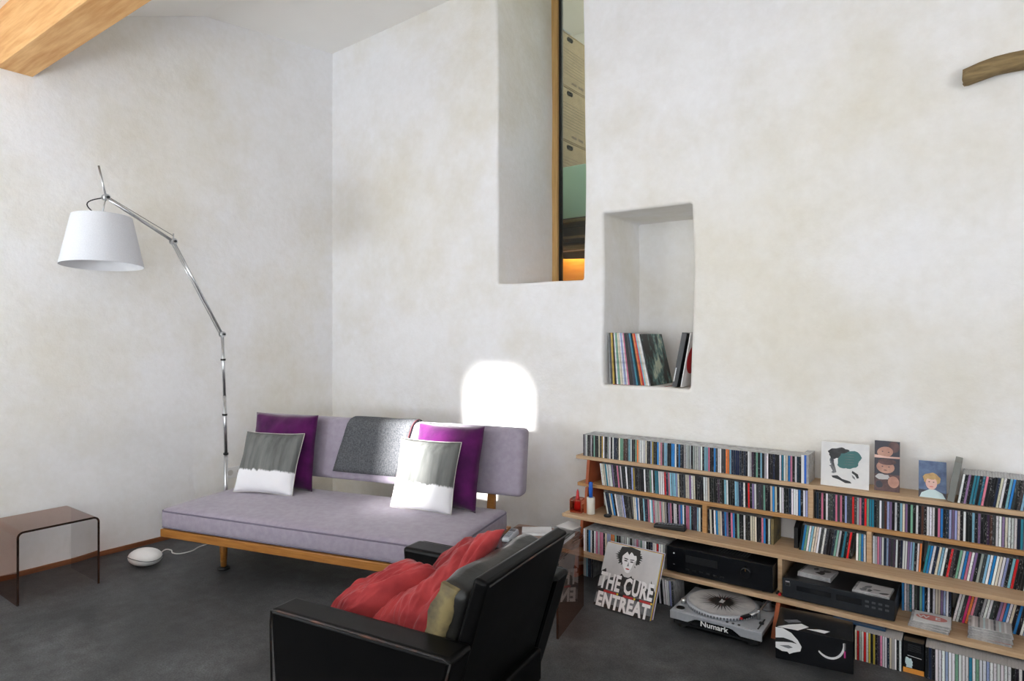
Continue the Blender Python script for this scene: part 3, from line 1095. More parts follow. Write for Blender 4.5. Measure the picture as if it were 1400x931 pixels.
A_c = [(0.04, 0.17, 0.47), (0.15, 0.13, 0.45), (0.40, 0.37, 0.60), (0.20, 0.48, 0.56)]
B_c = [(0.19, 0.17, 0.43), (0.45, 0.17, 0.45), (0.535, 0.50, 0.735), (0.30, 0.62, 0.62)]
for nm, cs, t, seed, wr, lab in (('velvet_cushion', A_c, 0.14, 4.3, 0.020, 'red velvet cushion lying lower, towards the armchair front'),
                                 ('velvet_cushion', B_c, 0.10, 12.9, 0.028, 'crumpled red velvet cushion leaning against the armchair back cushion')):
    root = thing(nm, lab, 'cushion', (-1.73, 1.13, 0), (0, 0, CA), 'red velvet cushions on the armchair')
    crumpled('cover', cs, t, seed, wr=wr).build('cover', 'red_velvet', root)


# ------------------------------------------------------------------ acrylic side tables
def u_table(label, loc, rz):
    """bent sheet: two legs and a top; span along local x, depth along local y, origin at front-left foot"""
    root = thing('acrylic_side_table', label, 'side table', loc, (0, 0, rz), 'tinted acrylic side tables')
    W, D, H, T, r = 0.378, 0.392, 0.372, 0.010, 0.03
    out = [(0, 0)] + [(0, H - r)] + [(r - r * math.cos(R(90 * k / 6)), H - r + r * math.sin(R(90 * k / 6))) for k in range(1, 7)] \
        + [(W - r + r * math.sin(R(90 * k / 6)), H - r + r * math.cos(R(90 * k / 6))) for k in range(0, 7)] + [(W, 0)]
    inn = [(T, 0)] + [(T, H - r)] + [(r - (r - T) * math.cos(R(90 * k / 6)), H - r + (r - T) * math.sin(R(90 * k / 6))) for k in range(1, 7)] \
        + [(W - r + (r - T) * math.sin(R(90 * k / 6)), H - r + (r - T) * math.cos(R(90 * k / 6))) for k in range(0, 7)] + [(W - T, 0)]
    mb = MB(); n = len(out)
    mb.v = [(p[0], 0, p[1]) for p in out] + [(p[0], D, p[1]) for p in out]
    for i in range(n - 1):
        mb.face((i, i + 1, n + i + 1, n + i), 0, True)
    mb.build('bent_sheet', 'acrylic_brown', root)
    for yy in (0.0,):
        e = MB()
        e.v = [(p[0], yy, p[1]) for p in out] + [(p[0], yy, p[1]) for p in inn] + [(p[0], yy + 0.003, p[1]) for p in out] + [(p[0], yy + 0.003, p[1]) for p in inn]
        for i in range(n - 1):
            e.face((i, i + 1, n + i + 1, n + i)); e.face((2 * n + i, 3 * n + i, 3 * n + i + 1, 2 * n + i + 1))
            e.face((i, 2 * n + i, 2 * n + i + 1, i + 1)); e.face((n + i, n + i + 1, 3 * n + i + 1, 3 * n + i))
        for q in (0, n - 1):
            e.face((q, n + q, 3 * n + q, 2 * n + q))
        e.build('polished_edge', 'acrylic_edge' if yy == 0.0 else 'acrylic_brown', root)
    return root


u_table('empty brown acrylic side table standing against the plaster wall', (-3.935, 1.145, 0), R(90))
u_table('brown acrylic side table between the armchair back and the shelves', (-1.912, 2.378, 0), R(13))

# things on the acrylic table behind the armchair
def tab_pt(x, y, z):
    a = R(13)
    return (-1.912 + x * math.cos(a) - y * math.sin(a), 2.378 + x * math.sin(a) + y * math.cos(a), z)
TT_ = 0.3725
ph = thing('cordless_phone', 'silver grey cordless handset lying on the acrylic table', 'phone', tab_pt(0.075, 0.155, TT_), (0, 0, R(17)))
MB().hexa([(-0.022, -0.07, 0), (0.022, -0.07, 0), (0.025, 0.07, 0), (-0.025, 0.07, 0), (-0.019, -0.066, 0.022), (0.019, -0.066, 0.022), (0.021, 0.066, 0.03), (-0.021, 0.066, 0.03)]).build('handset', 'silver_plastic', ph, 0.008, 3)
MB().hexa([(-0.014, 0.02, 0.0262), (0.014, 0.02, 0.0262), (0.015, 0.052, 0.0288), (-0.015, 0.052, 0.0288), (-0.014, 0.02, 0.0272), (0.014, 0.02, 0.0272), (0.015, 0.052, 0.0298), (-0.015, 0.052, 0.0298)]).build('screen', 'silver_dark', ph)
for i in range(3):
    for j in range(4):
        MB().box(-0.013 + i * 0.0095, -0.006 + i * 0.0095, -0.052 + j * 0.016, -0.042 + j * 0.016, 0.0215 + 0.0011 * j, 0.0245 + 0.0011 * j).build('key', 'remote_button', ph)
bk2 = thing('paperback_book', 'grey paperback lying on the acrylic table behind the armchair', 'book', tab_pt(0.165, 0.285, TT_), (0, 0, R(35)))
MB().box(-0.075, 0.075, -0.05, 0.05, 0, 0.002).build('cover', 'paper_grey', bk2)
MB().box(-0.074, 0.072, -0.048, 0.048, 0.002, 0.014).build('pages', 'paper_white', bk2)
MB().box(-0.075, 0.075, -0.05, 0.05, 0.014, 0.016).build('cover', 'paper_grey', bk2)
bk3 = thing('black_notebook', 'black notebook lying at the far edge of the acrylic table', 'notebook', tab_pt(0.30, 0.245, TT_), (0, 0, R(10)))
MB().box(-0.05, 0.05, -0.075, 0.075, 0, 0.018).build('pages', 'paper_grey', bk3)
MB().box(-0.053, 0.053, -0.078, 0.078, 0.018, 0.022).build('cover', 'black_plastic', bk3)

# ------------------------------------------------------------------ floor lamp
lamp = thing('floor_lamp', 'tall aluminium floor lamp with jointed arm and white conical shade', 'lamp', (-4.22, 2.42, 0))
def lp(x, y, z): return (x + 4.22, y - 2.42, z)
E1, E2, E3 = Vector(lp(-4.235, 2.403, 1.375)), Vector(lp(-4.162, 2.035, 1.966)), Vector(lp(-4.09, 1.616, 2.165))
MB().lathe([(0.14, 0), (0.14, 0.012), (0.13, 0.018), (0.02, 0.02), (0.016, 0.03)], 40).build('base', 'aluminium', lamp)
MB().lathe([(0.013, 0.02), (0.013, 0.55)], 16).build('pole_lower', 'aluminium', lamp)
MB().tube([(0, 0, 0.55), (-0.006, -0.007, 0.95)], 0.0115, 14).build('pole_middle', 'aluminium', lamp)
MB().tube([(-0.006, -0.007, 0.95), tuple(E1)], 0.010, 14).build('pole_upper', 'aluminium', lamp)
for z in (0.55, 0.82, 1.20):
    f = max(0, (z - 0.55) / 0.83)
    MB().lathe([(0.0165, z - 0.006), (0.0165, z + 0.006)], 16, (-0.015 * f, -0.017 * f)).build('clamp_ring', 'rubber_black', lamp)


def rod(a, b_, r, nm, mt, off=Vector((0, 0, 0)), n=12):
    return MB().tube([tuple(a + off), tuple(b_ + off)], r, n).build(nm, mt, lamp)


side1 = (E2 - E1).cross(Vector((0, 0, 1))).normalized()
up1 = side1.cross(E2 - E1).normalized()
rod(E1, E2, 0.0085, 'lower_arm', 'aluminium')
rod(E1, E2, 0.003, 'tension_rod', 'aluminium', up1 * -0.016 + side1 * 0.004)
up2 = Vector((0, 0, 1)) - (E3 - E2).normalized() * (E3 - E2).normalized().z
up2.normalize()
rod(E2, E3, 0.0095, 'upper_arm', 'aluminium')
rod(E2 + Vector((0, 0, 0.035)), E3 + Vector((0, 0, 0.012)), 0.0016, 'tension_cable', 'aluminium_dark')
for e, r in ((E1, 0.019), (E2, 0.019), (E3, 0.018)):
    j = MB().tube([tuple(e - side1 * 0.016), tuple(e + side1 * 0.016)], r, 18).build('joint', 'aluminium', lamp)
    MB().tube([tuple(e - side1 * 0.024), tuple(e + side1 * 0.024)], 0.008, 14).build('joint_knob', 'aluminium_dark', j)
rod(E2, E2 + Vector((0, 0, 0.05)), 0.004, 'spring_post', 'aluminium')
rod(E3 + Vector((0, 0, 0.0)), E3 + Vector((-0.012, -0.034, 0.178)), 0.006, 'handle_rod', 'aluminium')
SC = Vector(lp(-4.062, 1.585, 0))                  # shade axis
ZT, ZB_ = 2.045, 1.765
rod(E3, Vector((SC.x, SC.y, ZT + 0.02)), 0.004, 'stem', 'aluminium')
sh = MB()
tilt = 0.05
NS = 48
def shade_ring(r, z, inner=0):
    return [(SC.x + r * math.cos(2 * PI * i / NS), SC.y + r * math.sin(2 * PI * i / NS), z + tilt * r * math.cos(2 * PI * i / NS + 0.6)) for i in range(NS)]
sh.rings([shade_ring(0.151, ZT), shade_ring(0.21, ZB_)], False, False, 0)
sh.rings([shade_ring(0.208, ZB_), shade_ring(0.149, ZT)], False, False, 1)
sh.rings([shade_ring(0.21, ZB_), shade_ring(0.208, ZB_)], False, False, 0)
sh.rings([shade_ring(0.149, ZT), shade_ring(0.151, ZT)], False, False, 0)
shade = sh.build('lamp_shade', ['lamp_shade_cloth', 'lamp_shade_inner'], lamp)
MB().lathe([(0.026, ZT - 0.06), (0.030, ZT - 0.01), (0.030, ZT + 0.016), (0.022, ZT + 0.03), (0.010, ZT + 0.032)], 24, (SC.x, SC.y)).build('socket_cap', 'aluminium', lamp)
for k in range(3):
    a = 2 * PI * k / 3
    MB().tube([(SC.x, SC.y, ZT - 0.005), (SC.x + 0.149 * math.cos(a), SC.y + 0.149 * math.sin(a), ZT - 0.004 + tilt * 0.149 * math.cos(a + 0.6))], 0.002, 6).build('shade_spoke', 'aluminium', shade)
MB().lathe([(0.012, ZT - 0.06), (0.02, ZT - 0.085), (0.03, ZT - 0.12), (0.025, ZT - 0.145), (0.008, ZT - 0.158)], 20, (SC.x, SC.y)).build('bulb', 'white_plastic', lamp)
cb = []
for k in range(13):
    t = k / 12
    p = E3 * (1 - t) + Vector((SC.x - 0.03, SC.y - 0.02, ZT + 0.015)) * t
    p = p + Vector((-0.055, -0.05, 0.015)) * math.sin(PI * t) * 1.0
    cb.append(tuple(p))
MB().tube(cb, 0.0035, 8).build('power_cable', 'rubber_black', lamp)

# wall socket and white floor object with its lead
so = thing('wall_socket', 'white double wall socket low beside the lamp pole', 'socket', (XL, 2.60, 0.37))
MB().box(0, 0.010, -0.075, 0.075, -0.04, 0.04).build('cover_plate', 'white_plastic', so, 0.004)
for s_ in (-1, 1):
    MB().tube([(0.009, s_ * 0.037, 0), (0.012, s_ * 0.037, 0)], 0.02, 20).build('outlet', 'white_edge', so)
dv = thing('pebble_lamp', 'white egg-shaped device on the floor with a grey seam', 'lamp', (-4.02, 1.80, 0), (0, 0, R(35)))
mb = MB()
prof = [(0.02, 0.0)] + [(0.098 * math.sin(PI * k / 16), 0.052 - 0.052 * math.cos(PI * k / 16)) for k in range(2, 15)] + [(0.012, 0.1035)]
mb.lathe(prof, 36)
mb.v = [(x, y * 0.72, z) for x, y, z in mb.v]
mb.build('shell', 'white_plastic', dv)
loop_pts = [(0.0985 * math.cos(2 * PI * k / 40), 0.0985 * 0.72 * math.sin(2 * PI * k / 40), 0.052 + 0.01 * math.sin(4 * PI * k / 40)) for k in range(41)]
MB().tube(loop_pts, 0.0022, 6, cap=False).build('seam', 'grey_seam', dv)
cable = thing('power_lead', 'thin white lead looping across the dark floor under the sofa', 'cable', (-4.0, 1.9, 0))
ctrl = [(-4.05, 1.87), (-4.13, 1.93), (-4.20, 2.00), (-4.16, 2.02), (-4.10, 2.00), (-4.05, 2.02), (-4.04, 2.09), (-4.08, 2.16), (-4.10, 2.25), (-4.20, 2.42), (-4.40, 2.58)]
pts = []
for i in range(len(ctrl) - 1):
    p0, p1, p2, p3 = (Vector(ctrl[max(0, i - 1)]), Vector(ctrl[i]), Vector(ctrl[i + 1]), Vector(ctrl[min(len(ctrl) - 1, i + 2)]))
    for k in range(6):
        t = k / 6
        q = 0.5 * ((2 * p1) + (p2 - p0) * t + (2 * p0 - 5 * p1 + 4 * p2 - p3) * t * t + (3 * p1 - p0 - 3 * p2 + p3) * t ** 3)
        pts.append((q.x + 4.0, q.y - 1.9, 0.004))
MB().tube(pts, 0.0038, 8).build('lead', 'white_cable', cable)

# ------------------------------------------------------------------ shelves
SX = (-1.945, 0.62)
shelf = thing('media_shelf', 'long low plywood shelf unit packed with CDs along the wall', 'shelf', (-0.66, 3.4, 0))
def sb(x0, x1, y0, y1, z0, z1, nm, mt, bev=0.0015):
    m = MB().box(x0 + 0.66, x1 + 0.66, y0 - 3.4, y1 - 3.4, z0, z1)
    return m.build(nm, mt, shelf, bev, 1)
Z1, Z2, Z3, Z4 = 0.660, 0.502, 0.338, 0.156
sb(-1.945, 0.62, 3.298, 3.478, Z1 - 0.020, Z1, 'board', 'shelf_ply')
sb(-1.935, 0.62, 3.298, 3.478, Z2 - 0.020, Z2, 'board', 'shelf_ply_warm')
sb(-1.972, 0.62, 3.185, 3.478, Z3 - 0.020, Z3, 'board', 'shelf_ply')
sb(-1.990, 0.62, 3.120, 3.478, Z4 - 0.020, Z4, 'board', 'shelf_ply')
def panel(x0, x1, prof, mt='panel_orange'):
    mb = MB(); n = len(prof)
    mb.v = [(x0 + 0.66, y - 3.4, z) for y, z in prof] + [(x1 + 0.66, y - 3.4, z) for y, z in prof]
    mb.face(tuple(range(n))); mb.face(tuple(reversed(range(n, 2 * n))))
    for i in range(n):
        j = (i + 1) % n
        mb.face((j, i, n + i, n + j))
    mb.build('side_panel', mt, shelf)
for px in (-1.872, 0.58):
    panel(px, px + 0.018, [(3.475, Z2), (3.283, Z2), (3.302, Z1 - 0.02), (3.475, Z1 - 0.02)])
    panel(px, px + 0.018, [(3.475, Z3), (3.262, Z3), (3.281, Z2 - 0.02), (3.475, Z2 - 0.02)])
    panel(px, px + 0.018, [(3.475, Z4), (3.205, Z4), (3.23, Z3 - 0.02), (3.475, Z3 - 0.02)])
    panel(px, px + 0.018, [(3.475, 0.0), (3.15, 0.0), (3.17, Z4 - 0.02), (3.475, Z4 - 0.02)])
panel(-0.775, -0.757, [(3.475, 0.0), (3.04, 0.0), (3.14, Z4 - 0.02), (3.475, Z4 - 0.02)])
sb(-0.672, -0.649, 3.30, 3.475, Z2, Z1 - 0.02, 'divider', 'shelf_ply')
sb(-1.184, -1.160, 3.30, 3.475, Z3, Z2 - 0.02, 'divider', 'shelf_ply_warm')
sb(-0.426, -0.405, 3.30, 3.475, Z3, Z2 - 0.02, 'divider', 'shelf_ply')
sb(-0.782, -0.762, 3.19, 3.475, Z4, Z3 - 0.02, 'divider', 'shelf_ply')

# ------------------------------------------------------------------ CDs
PAL = {'k': ((22, 22, 25), 'black'), 'd': ((62, 64, 68), 'dark grey'), 'n': ((30, 42, 66), 'navy'), 'w': ((226, 227, 230), 'white'),
       'g': ((172, 174, 176), 'light grey'), 'b': ((40, 132, 206), 'bright blue'), 'c': ((134, 186, 208), 'pale blue'), 't': ((40, 122, 146), 'teal'),
       'r': ((206, 34, 36), 'red'), 'p': ((206, 122, 150), 'pink'), 'm': ((206, 50, 120), 'magenta'), 'v': ((134, 112, 152), 'lavender'),
       'u': ((66, 48, 72), 'dark purple'), 'o': ((222, 128, 66), 'orange'), 'y': ((190, 158, 66), 'mustard'), 'e': ((214, 206, 188), 'cream'),
       'f': ((120, 166, 146), 'sage green'), 's': ((92, 56, 46), 'brown'), 'l': ((152, 164, 206), 'periwinkle')}
CD_D, CD_H = 0.142, 0.1245


def cd_mesh():
    m = MB()
    # tray with the spine inlay, lid hinged over it; unit thickness in x, scaled later
    m.box(-0.40, 0.40, 0.0, CD_D, 0.0, CD_H, 1)
    m.m[2] = 0                                     # front face of the tray shows the inlay
    m.box(-0.50, -0.40, 0.0025, CD_D - 0.001, 0.0004, CD_H + 0.0006, 1)
    m.box(0.40, 0.50, 0.0025, CD_D - 0.001, 0.0004, CD_H + 0.0004, 1)
    m.m[8] = m.m[14] = 2                           # strip fronts painted dark as the shade between neighbouring cases
    m.m = list(m.m)
    me = bpy.data.meshes.new('cd_case')
    me.from_pydata(m.v, [], m.f)
    me.materials.append(MATS['cd_spine']); me.materials.append(MATS['cd_case']); me.materials.append(MATS['cd_gap'])
    for p, mi in zip(me.polygons, m.m): p.material_index = mi
    me.update()
    return me, m


CDM, CDB = cd_mesh()
ORD = lambda n: f"{n}{'th' if 10 <= n % 100 <= 20 else {1: 'st', 2: 'nd', 3: 'rd'}.get(n % 10, 'th')}"
# (spines, x start, x end, y of the spines, z, lean start, lean end, place, count from right?, ordinal offset, group)
SEG = [
    ('dgwkkgkfkkekywkkgwkwnnkeffssdcwkkfoewwwekklykkbepdcckkbbwkbkkggggkggggwkccpkkbdwwddoocnnnnnknkwgukfkckgwkknkkwtwebpkwnk',
     -1.903, -0.703, 3.31, Z1, 0, 0, 'on the top board, {} left of the white portrait card', True, 3, 'CDs on the top board'),
    ('wkvkttktpkkknewkcbdkdcvp', -0.088, 0.150, 3.31, Z1, 9, 9, 'on the top board, {} right of the grey slab', False, 0, 'CDs on the top board'),
    ('weetwwwvkkpdgkkw', -1.778, -1.612, 3.31, Z2, -8, -5, 'on the second board, {} right of the orange side panel', False, 0, 'CDs on the second board'),
    ('kklykkkkkwkdfwkttwwwrnpccclekkdeevwekkkkwwekkkkukkcwkkkccnnwkrkvwdddfkkebekwwkknwwwbkwl', -1.611, -0.674, 3.31, Z2, -2.5, 0,
     'on the second board, {} left of the divider', True, 0, 'CDs on the second board'),
    ('knkpkwdddpdpklddrdgpnrfttkdwdslvkwkcevkfkwkskwwwkpbknlvlekwkkckvkkusdwwvewwwntvu', -0.646, 0.150, 3.31, Z2, 0, 1.2,
     'on the second board, {} right of the divider', False, 0, 'CDs on the second board'),
    ('wnnebkwggglkkdk', -1.745, -1.580, 3.31, Z3, -12, -8, 'on the third board, {} right of the orange side panel', False, 0, 'CDs on the third board'),
    ('ewbwkkcnnpwcpgggpgegkvpkwwkvbwkppckuucwk', -1.577, -1.187, 3.31, Z3, -4, 0, 'on the third board, {} left of its first divider', True, 0, 'CDs on the third board'),
    ('kekwbeenbvkpbkfkkwkkeeekkpbkw', -1.156, -0.846, 3.31, Z3, -2, 0, 'on the third board, {} right of its first divider', False, 0, 'CDs on the third board'),
    ('kbfwceewdwdkknfgktkrk', -0.716, -0.490, 3.31, Z3, 8, 8, 'on the third board, {} left of its second divider', True, 4, 'CDs on the third board'),
    ('kwfbw'[1:], -0.471, -0.429, 3.31, Z3, 1, 0, 'on the third board, {} left of its second divider', True, 0, 'CDs on the third board'),
    ('wgpvwnluduwknwwvlckwo', -0.403, -0.219, 3.31, Z3, 0, 3, 'on the third board, {} right of its second divider', False, 0, 'CDs on the third board'),
    ('tbwnecwkrdkfwbpwvkgdcwbwewlkcrkkkwc', -0.212, 0.150, 3.31, Z3, 9.5, 9.5, 'on the third board, {} right of its second divider', False, 21, 'CDs on the third board'),
    ('wekbwkwpgppkelloofkkgggwgkggpgfwwkknwwrwwg', -1.816, -1.330, 3.16, Z4, 0, 0, 'on the bottom board, {} left of the black amplifier', True, 0, 'CDs on the bottom board'),
    ('bwgtwdkfbkwkweevlwn', -0.290, -0.110, 3.31, Z4, 0, 1, 'on the bottom board, {} right of the disc player', False, 0, 'CDs on the bottom board'),
    ('wwdmopdkgwwdkvpbwekbkwlk', -0.106, 0.150, 3.31, Z4, 12, 12, 'on the bottom board, {} right of the disc player', False, 19, 'CDs on the bottom board'),
    ('ergwrwykykupwwnegwkw', -0.438, -0.268, 3.05, 0, 0, 0, 'on the floor, {} right of the black box set', False, 0, 'CDs standing on the floor'),
    ('knkwwwlwwfwwwtwfwwlwwwwwwkkwkf', -0.186, 0.140, 3.05, 0, 0, 0, 'on the floor, {} right of the dark orange-edged booklet', False, 0, 'CDs standing on the floor'),
    ('ggcnnk', -1.842, -1.775, 3.20, 0, 0, 0, 'on the floor, {} right of the orange side panel', False, 0, 'CDs standing on the floor'),
    ('kwkwwwld', -1.345, -1.255, 3.10, 0, -6, -3, 'on the floor, {} left of the record player', True, 0, 'CDs standing on the floor'),
]
cds = []
ca_, sa_ = math.cos(R(36.2)), math.sin(R(36.2))
for seq, x0, x1, y, z, l0, l1, where, from_right, off, grp in SEG:
    n = len(seq); pitch = (x1 - x0) / n
    for i, ch in enumerate(seq):
        t = (i + 0.5) / n
        lean = R(l0 + (l1 - l0) * t)
        th = pitch * math.cos(lean) - 0.0003
        x = x0 + pitch * (i + 0.5)
        yy = y + random.uniform(-0.0025, 0.0025)
        num = (n - i if from_right else i + 1) + off
        depth = -sa_ * x + ca_ * yy
        hs = 1.0 if ch not in 'u' else 0.99
        c = PAL[ch][0]; j = random.uniform(0.88, 1.08)
        col = tuple(min(255, v * j + random.uniform(-5, 5)) for v in c)
        rgb = lin(tuple(max(4, v) for v in col))
        xin = 700 + 880 * (ca_ * x + sa_ * yy) / depth
        cds.append(dict(x=x, y=yy, z=z + abs(math.sin(lean)) * th / 2 + 0.0002, lean=lean, th=th, rgb=rgb, depth=depth, xin=xin,
                        label=f"{PAL[ch][1]} CD {where.format(ORD(num))}", grp=grp))
order = sorted(range(len(cds)), key=lambda k: (cds[k]['xin'] > 1404, cds[k]['depth']))
near = set(order[:298])
far = MB(); far_cols = []
for k, c in enumerate(cds):
    if k in near:
        o = link('cd_case', CDM)
        o.location = (c['x'], c['y'], c['z'])
        o.rotation_euler = (0, c['lean'], 0)
        o.scale = (c['th'], 1, 1)
        o.color = c['rgb']
        tag(o, c['label'], 'CD', c['grp'])
    else:
        M = Matrix.Translation((c['x'], c['y'], c['z'])) @ Matrix.Rotation(c['lean'], 4, 'Y') @ Matrix.Diagonal((c['th'], 1, 1, 1))
        b0 = len(far.v)
        far.v += [tuple(M @ Vector(v)) for v in CDB.v]
        for f, mi in zip(CDB.f, CDB.m):
            far.face(tuple(b0 + i for i in f), mi)
            far_cols.append(c['rgb'])
me = bpy.data.meshes.new('cd_rows')
me.from_pydata(far.v, [], far.f)
me.materials.append(MATS['cd_spine_far']); me.materials.append(MATS['cd_case']); me.materials.append(MATS['cd_gap'])
at = me.color_attributes.new('Col', 'FLOAT_COLOR', 'CORNER')
for p, mi, c in zip(me.polygons, far.m, far_cols):
    p.material_index = mi
    for li in p.loop_indices:
        at.data[li].color = c
tag(link('cd_rows', me), 'tightly packed rows of further CDs at the far end of the shelves', 'CDs', kind='stuff')


def flat_cd(label, loc, rz, group, top=None, lying_mat='cd_case', booklet='paper_white'):
    root = thing('cd_case', label, 'CD', loc, (0, 0, rz), group)
    MB().box(-0.071, 0.071, -0.062, 0.062, 0.0, 0.0042).build('tray', 'cd_case', root, 0.0006, 1)
    MB().box(-0.0705, 0.0705, -0.0615, 0.0615, 0.0046, 0.0092).build('lid', lying_mat, root, 0.0006, 1)
    MB().box(-0.060, 0.069, -0.060, 0.060, 0.0092, 0.0098).build('booklet', booklet, root)
    return root


# stack of two cases on the disc player, and one more
for i, (cx_, cy_, rz, lab, bl) in enumerate((
        (-0.623, 3.262, R(-4), 'lower CD case of the pair lying on the disc player', 'paper_grey'),
        (-0.620, 3.260, R(-6), 'upper CD case with dark swirling cover lying on the disc player', 'paper_grey'),
        (-0.388, 3.205, R(-3), 'single CD case with pale cover lying on the disc player', 'paper_grey'))):
    z = 0.2502 if i != 1 else 0.2604
    o = flat_cd(lab, (cx_, cy_, z), rz, 'CD cases on the disc player', booklet=bl)
    if i != 0:
        rnd = random.Random(5 + i)
        for q in range(7):
            e = ell(rnd.uniform(-0.04, 0.05), rnd.uniform(-0.04, 0.04), rnd.uniform(0.008, 0.022), rnd.uniform(0.006, 0.016), 12, rnd.uniform(0, 3), 0.5, q)
            me_ = bpy.data.meshes.new('print'); me_.from_pydata([(a, b_, 0.0100 + 0.00005 * q) for a, b_ in e], [], [tuple(range(12))])
            me_.materials.append(MATS[('ink_black', 'ink_dark', 'ink_mid')[q % 3] if i == 1 else ('ink_mid', 'ink_dark', 'ink_mid')[q % 3]])
            link('print', me_, o)
# stack with the red oval, near the front edge of the bottom board
for i in range(3):
    top = i == 2
    lab = ('topmost CD with red oval and white letters, on the bottom board', 'middle CD of the small stack under the red oval CD', 'lowest CD of the small stack under the red oval CD')[2 - i]
    o = flat_cd(lab, (-0.180 + 0.002 * i, 3.205, Z4 + 0.0002 + i * 0.0102), R(-3 + 2 * i), 'CD stack with the red oval cover')
    if top:
        me_ = bpy.data.meshes.new('print'); e = ell(0.002, 0.004, 0.055, 0.030, 28)
        me_.from_pydata([(a, b_, 0.0100) for a, b_ in e], [], [tuple(range(28))]); me_.materials.append(MATS['ink_pale_red']); link('print', me_, o)
        for ch, xx in (('W', -0.026), ('E', 0.024)):
            tm = text_mesh(ch, 0.040, 1.0, 0.001); tm.transform(Matrix.Translation((xx, -0.010, 0.0102))); tm.materials.clear(); tm.materials.append(MATS['ink_white']); link('lettering', tm, o)
for i in range(5):
    words_ = ('lowest', 'second', 'third', 'fourth', 'topmost')[i]
    o = flat_cd(f'{words_} CD of the tall clear stack at the bottom board front edge', (0.022 + 0.001 * (i % 2), 3.222, Z4 + 0.0002 + i * 0.0102), R((-2, 1, -1, 2, 0)[i]),
                'tall clear CD stack', booklet=('sleeve_red', 'paper_grey', 'paper_grey', 'paper_white', 'paper_grey')[i])
    if i == 4:
        for q in range(7):  # pale and grey streaks painted as reflections on the clear lid
            x = -0.056 + q * 0.017
            MB().box(x, x + 0.007, -0.058, 0.058, 0.0098, 0.0101).build('print', ('ink_white', 'ink_mid', 'photo_shirt', 'ink_white', 'ink_mid', 'photo_shirt', 'ink_white')[q], o)
# stack left of the orange panel on the bottom board
for i in range(11):
    flat_cd(f'CD lying {ORD(i + 1)} from below in the stack beside the orange panel' , (-1.930 + random.uniform(-0.004, 0.004), 3.205 + random.uniform(-0.004, 0.004), Z4 + 0.0002 + i * 0.0102),
            R(90 + random.uniform(-5, 5)), 'CD stack beside the orange panel', booklet='paper_white' if i != 9 else 'paper_grey')

# two thicker cases and the grey slab on the top board
th1 = thing('boxed_cd_set', 'cream and blue boxed CD set next to the white portrait card', 'CD set', (-0.684, 3.305, Z1))
MB().box(-0.019, -0.006, 0, 0.142, 0, 0.136).build('case', 'paper_white', th1, 0.001, 1)
MB().box(-0.006, 0.004, 0.001, 0.142, 0, 0.136).build('case', 'candle_blue', th1, 0.001, 1)
MB().box(0.004, 0.014, 0.0, 0.142, 0, 0.137).build('case', 'cd_case', th1, 0.001, 1)
MB().box(-0.019, 0.014, 0.0, 0.142, 0.136, 0.139).build('lid', 'cd_case', th1, 0.0008, 1)
sl = MB().box(-0.013, 0.013, 0, 0.15, 0, 0.172).build('grey_box_set', 'grey_slab', bevel=0.002)
tag(place(sl, (-0.112, 3.305, Z1 + 0.003), (0, R(9.5), 0)), 'plain grey slab-like box leaning beside the photo of a child', 'box')

# magazine box on the third board
mbx = thing('slotted_cd_box', 'black slant-cut cardboard box at the start of the leaning CDs', 'box', (-0.730, 3.325, Z3))
mb = MB(); prof = [(0, 0), (0.135, 0), (0.135, 0.125), (0.05, 0.125), (0, 0.10)]
mb.v = [(-0.010, y, z) for y, z in prof] + [(0.008, y, z) for y, z in prof]
mb.face((0, 1, 2, 3, 4)); mb.face((9, 8, 7, 6, 5))
for i in range(5):
    j = (i + 1) % 5; mb.face((j, i, 5 + i, 5 + j))
mb.build('body', 'black_plastic', mbx, 0.001, 1)
pb = MB().box(-0.008, 0.006, 0, 0.14, 0, 0.127).build('digipak', ['leather_olive'], bevel=0.001, seg=1)
tag(place(pb, (-0.836, 3.312, Z3)), 'dark olive card CD wallet closing the row before the gap', 'CD')

# ------------------------------------------------------------------ cards on the top board
def sheet(name, label, cat, w, h, t, material, loc, rot, group=None):
    root = thing(name, label, cat, loc, rot, group)
    MB().box(-w / 2, w / 2, -t / 2, t / 2, 0, h).build('board', material, root, 0.0006, 1)
    return root


pc = sheet('portrait_card', 'square white card with a sketched head and teal patch', 'card', 0.202, 0.204, 0.004, 'paper_white', (-0.522, 3.335, Z1), (R(-8), 0, R(1)))
fy = -0.002
P = lambda *a, **k: print_poly(pc, *a, **k)
P(ell(-0.045, 0.150, 0.028, 0.024, 18, 0.3, 0.5, 1), 'ink_dark', fy, 1)
P(ell(-0.020, 0.168, 0.040, 0.014, 18, 0.1, 0.6, 2), 'ink_dark', fy, 2)
P(ell(-0.055, 0.118, 0.010, 0.014, 12, 0, 0.5, 3), 'ink_mid', fy, 1)
P([(-0.060, 0.120), (-0.052, 0.122), (-0.058, 0.098), (-0.066, 0.094), (-0.060, 0.090), (-0.050, 0.070), (-0.056, 0.064), (-0.048, 0.060), (-0.034, 0.066), (-0.040, 0.090), (-0.046, 0.112)], 'ink_mid', fy, 2)
P([(-0.055, 0.048), (-0.030, 0.052), (-0.010, 0.038), (0.024, 0.030), (0.030, 0.022), (0.004, 0.020), (-0.020, 0.032), (-0.050, 0.040)], 'ink_dark', fy, 1)
P([(0.032, 0.080), (0.056, 0.066), (0.060, 0.050), (0.052, 0.046), (0.044, 0.060), (0.030, 0.070)], 'ink_dark', fy, 1)
P([(0.030, 0.062), (0.042, 0.052), (0.046, 0.040), (0.034, 0.048)], 'ink_mid', fy, 2)
P(ell(0.020, 0.130, 0.048, 0.038, 26, 0.25, 0.35, 4), 'ink_teal', fy, 3)
P(ell(-0.006, 0.106, 0.024, 0.020, 18, 0.25, 0.2, 6), 'ink_teal', fy, 4)
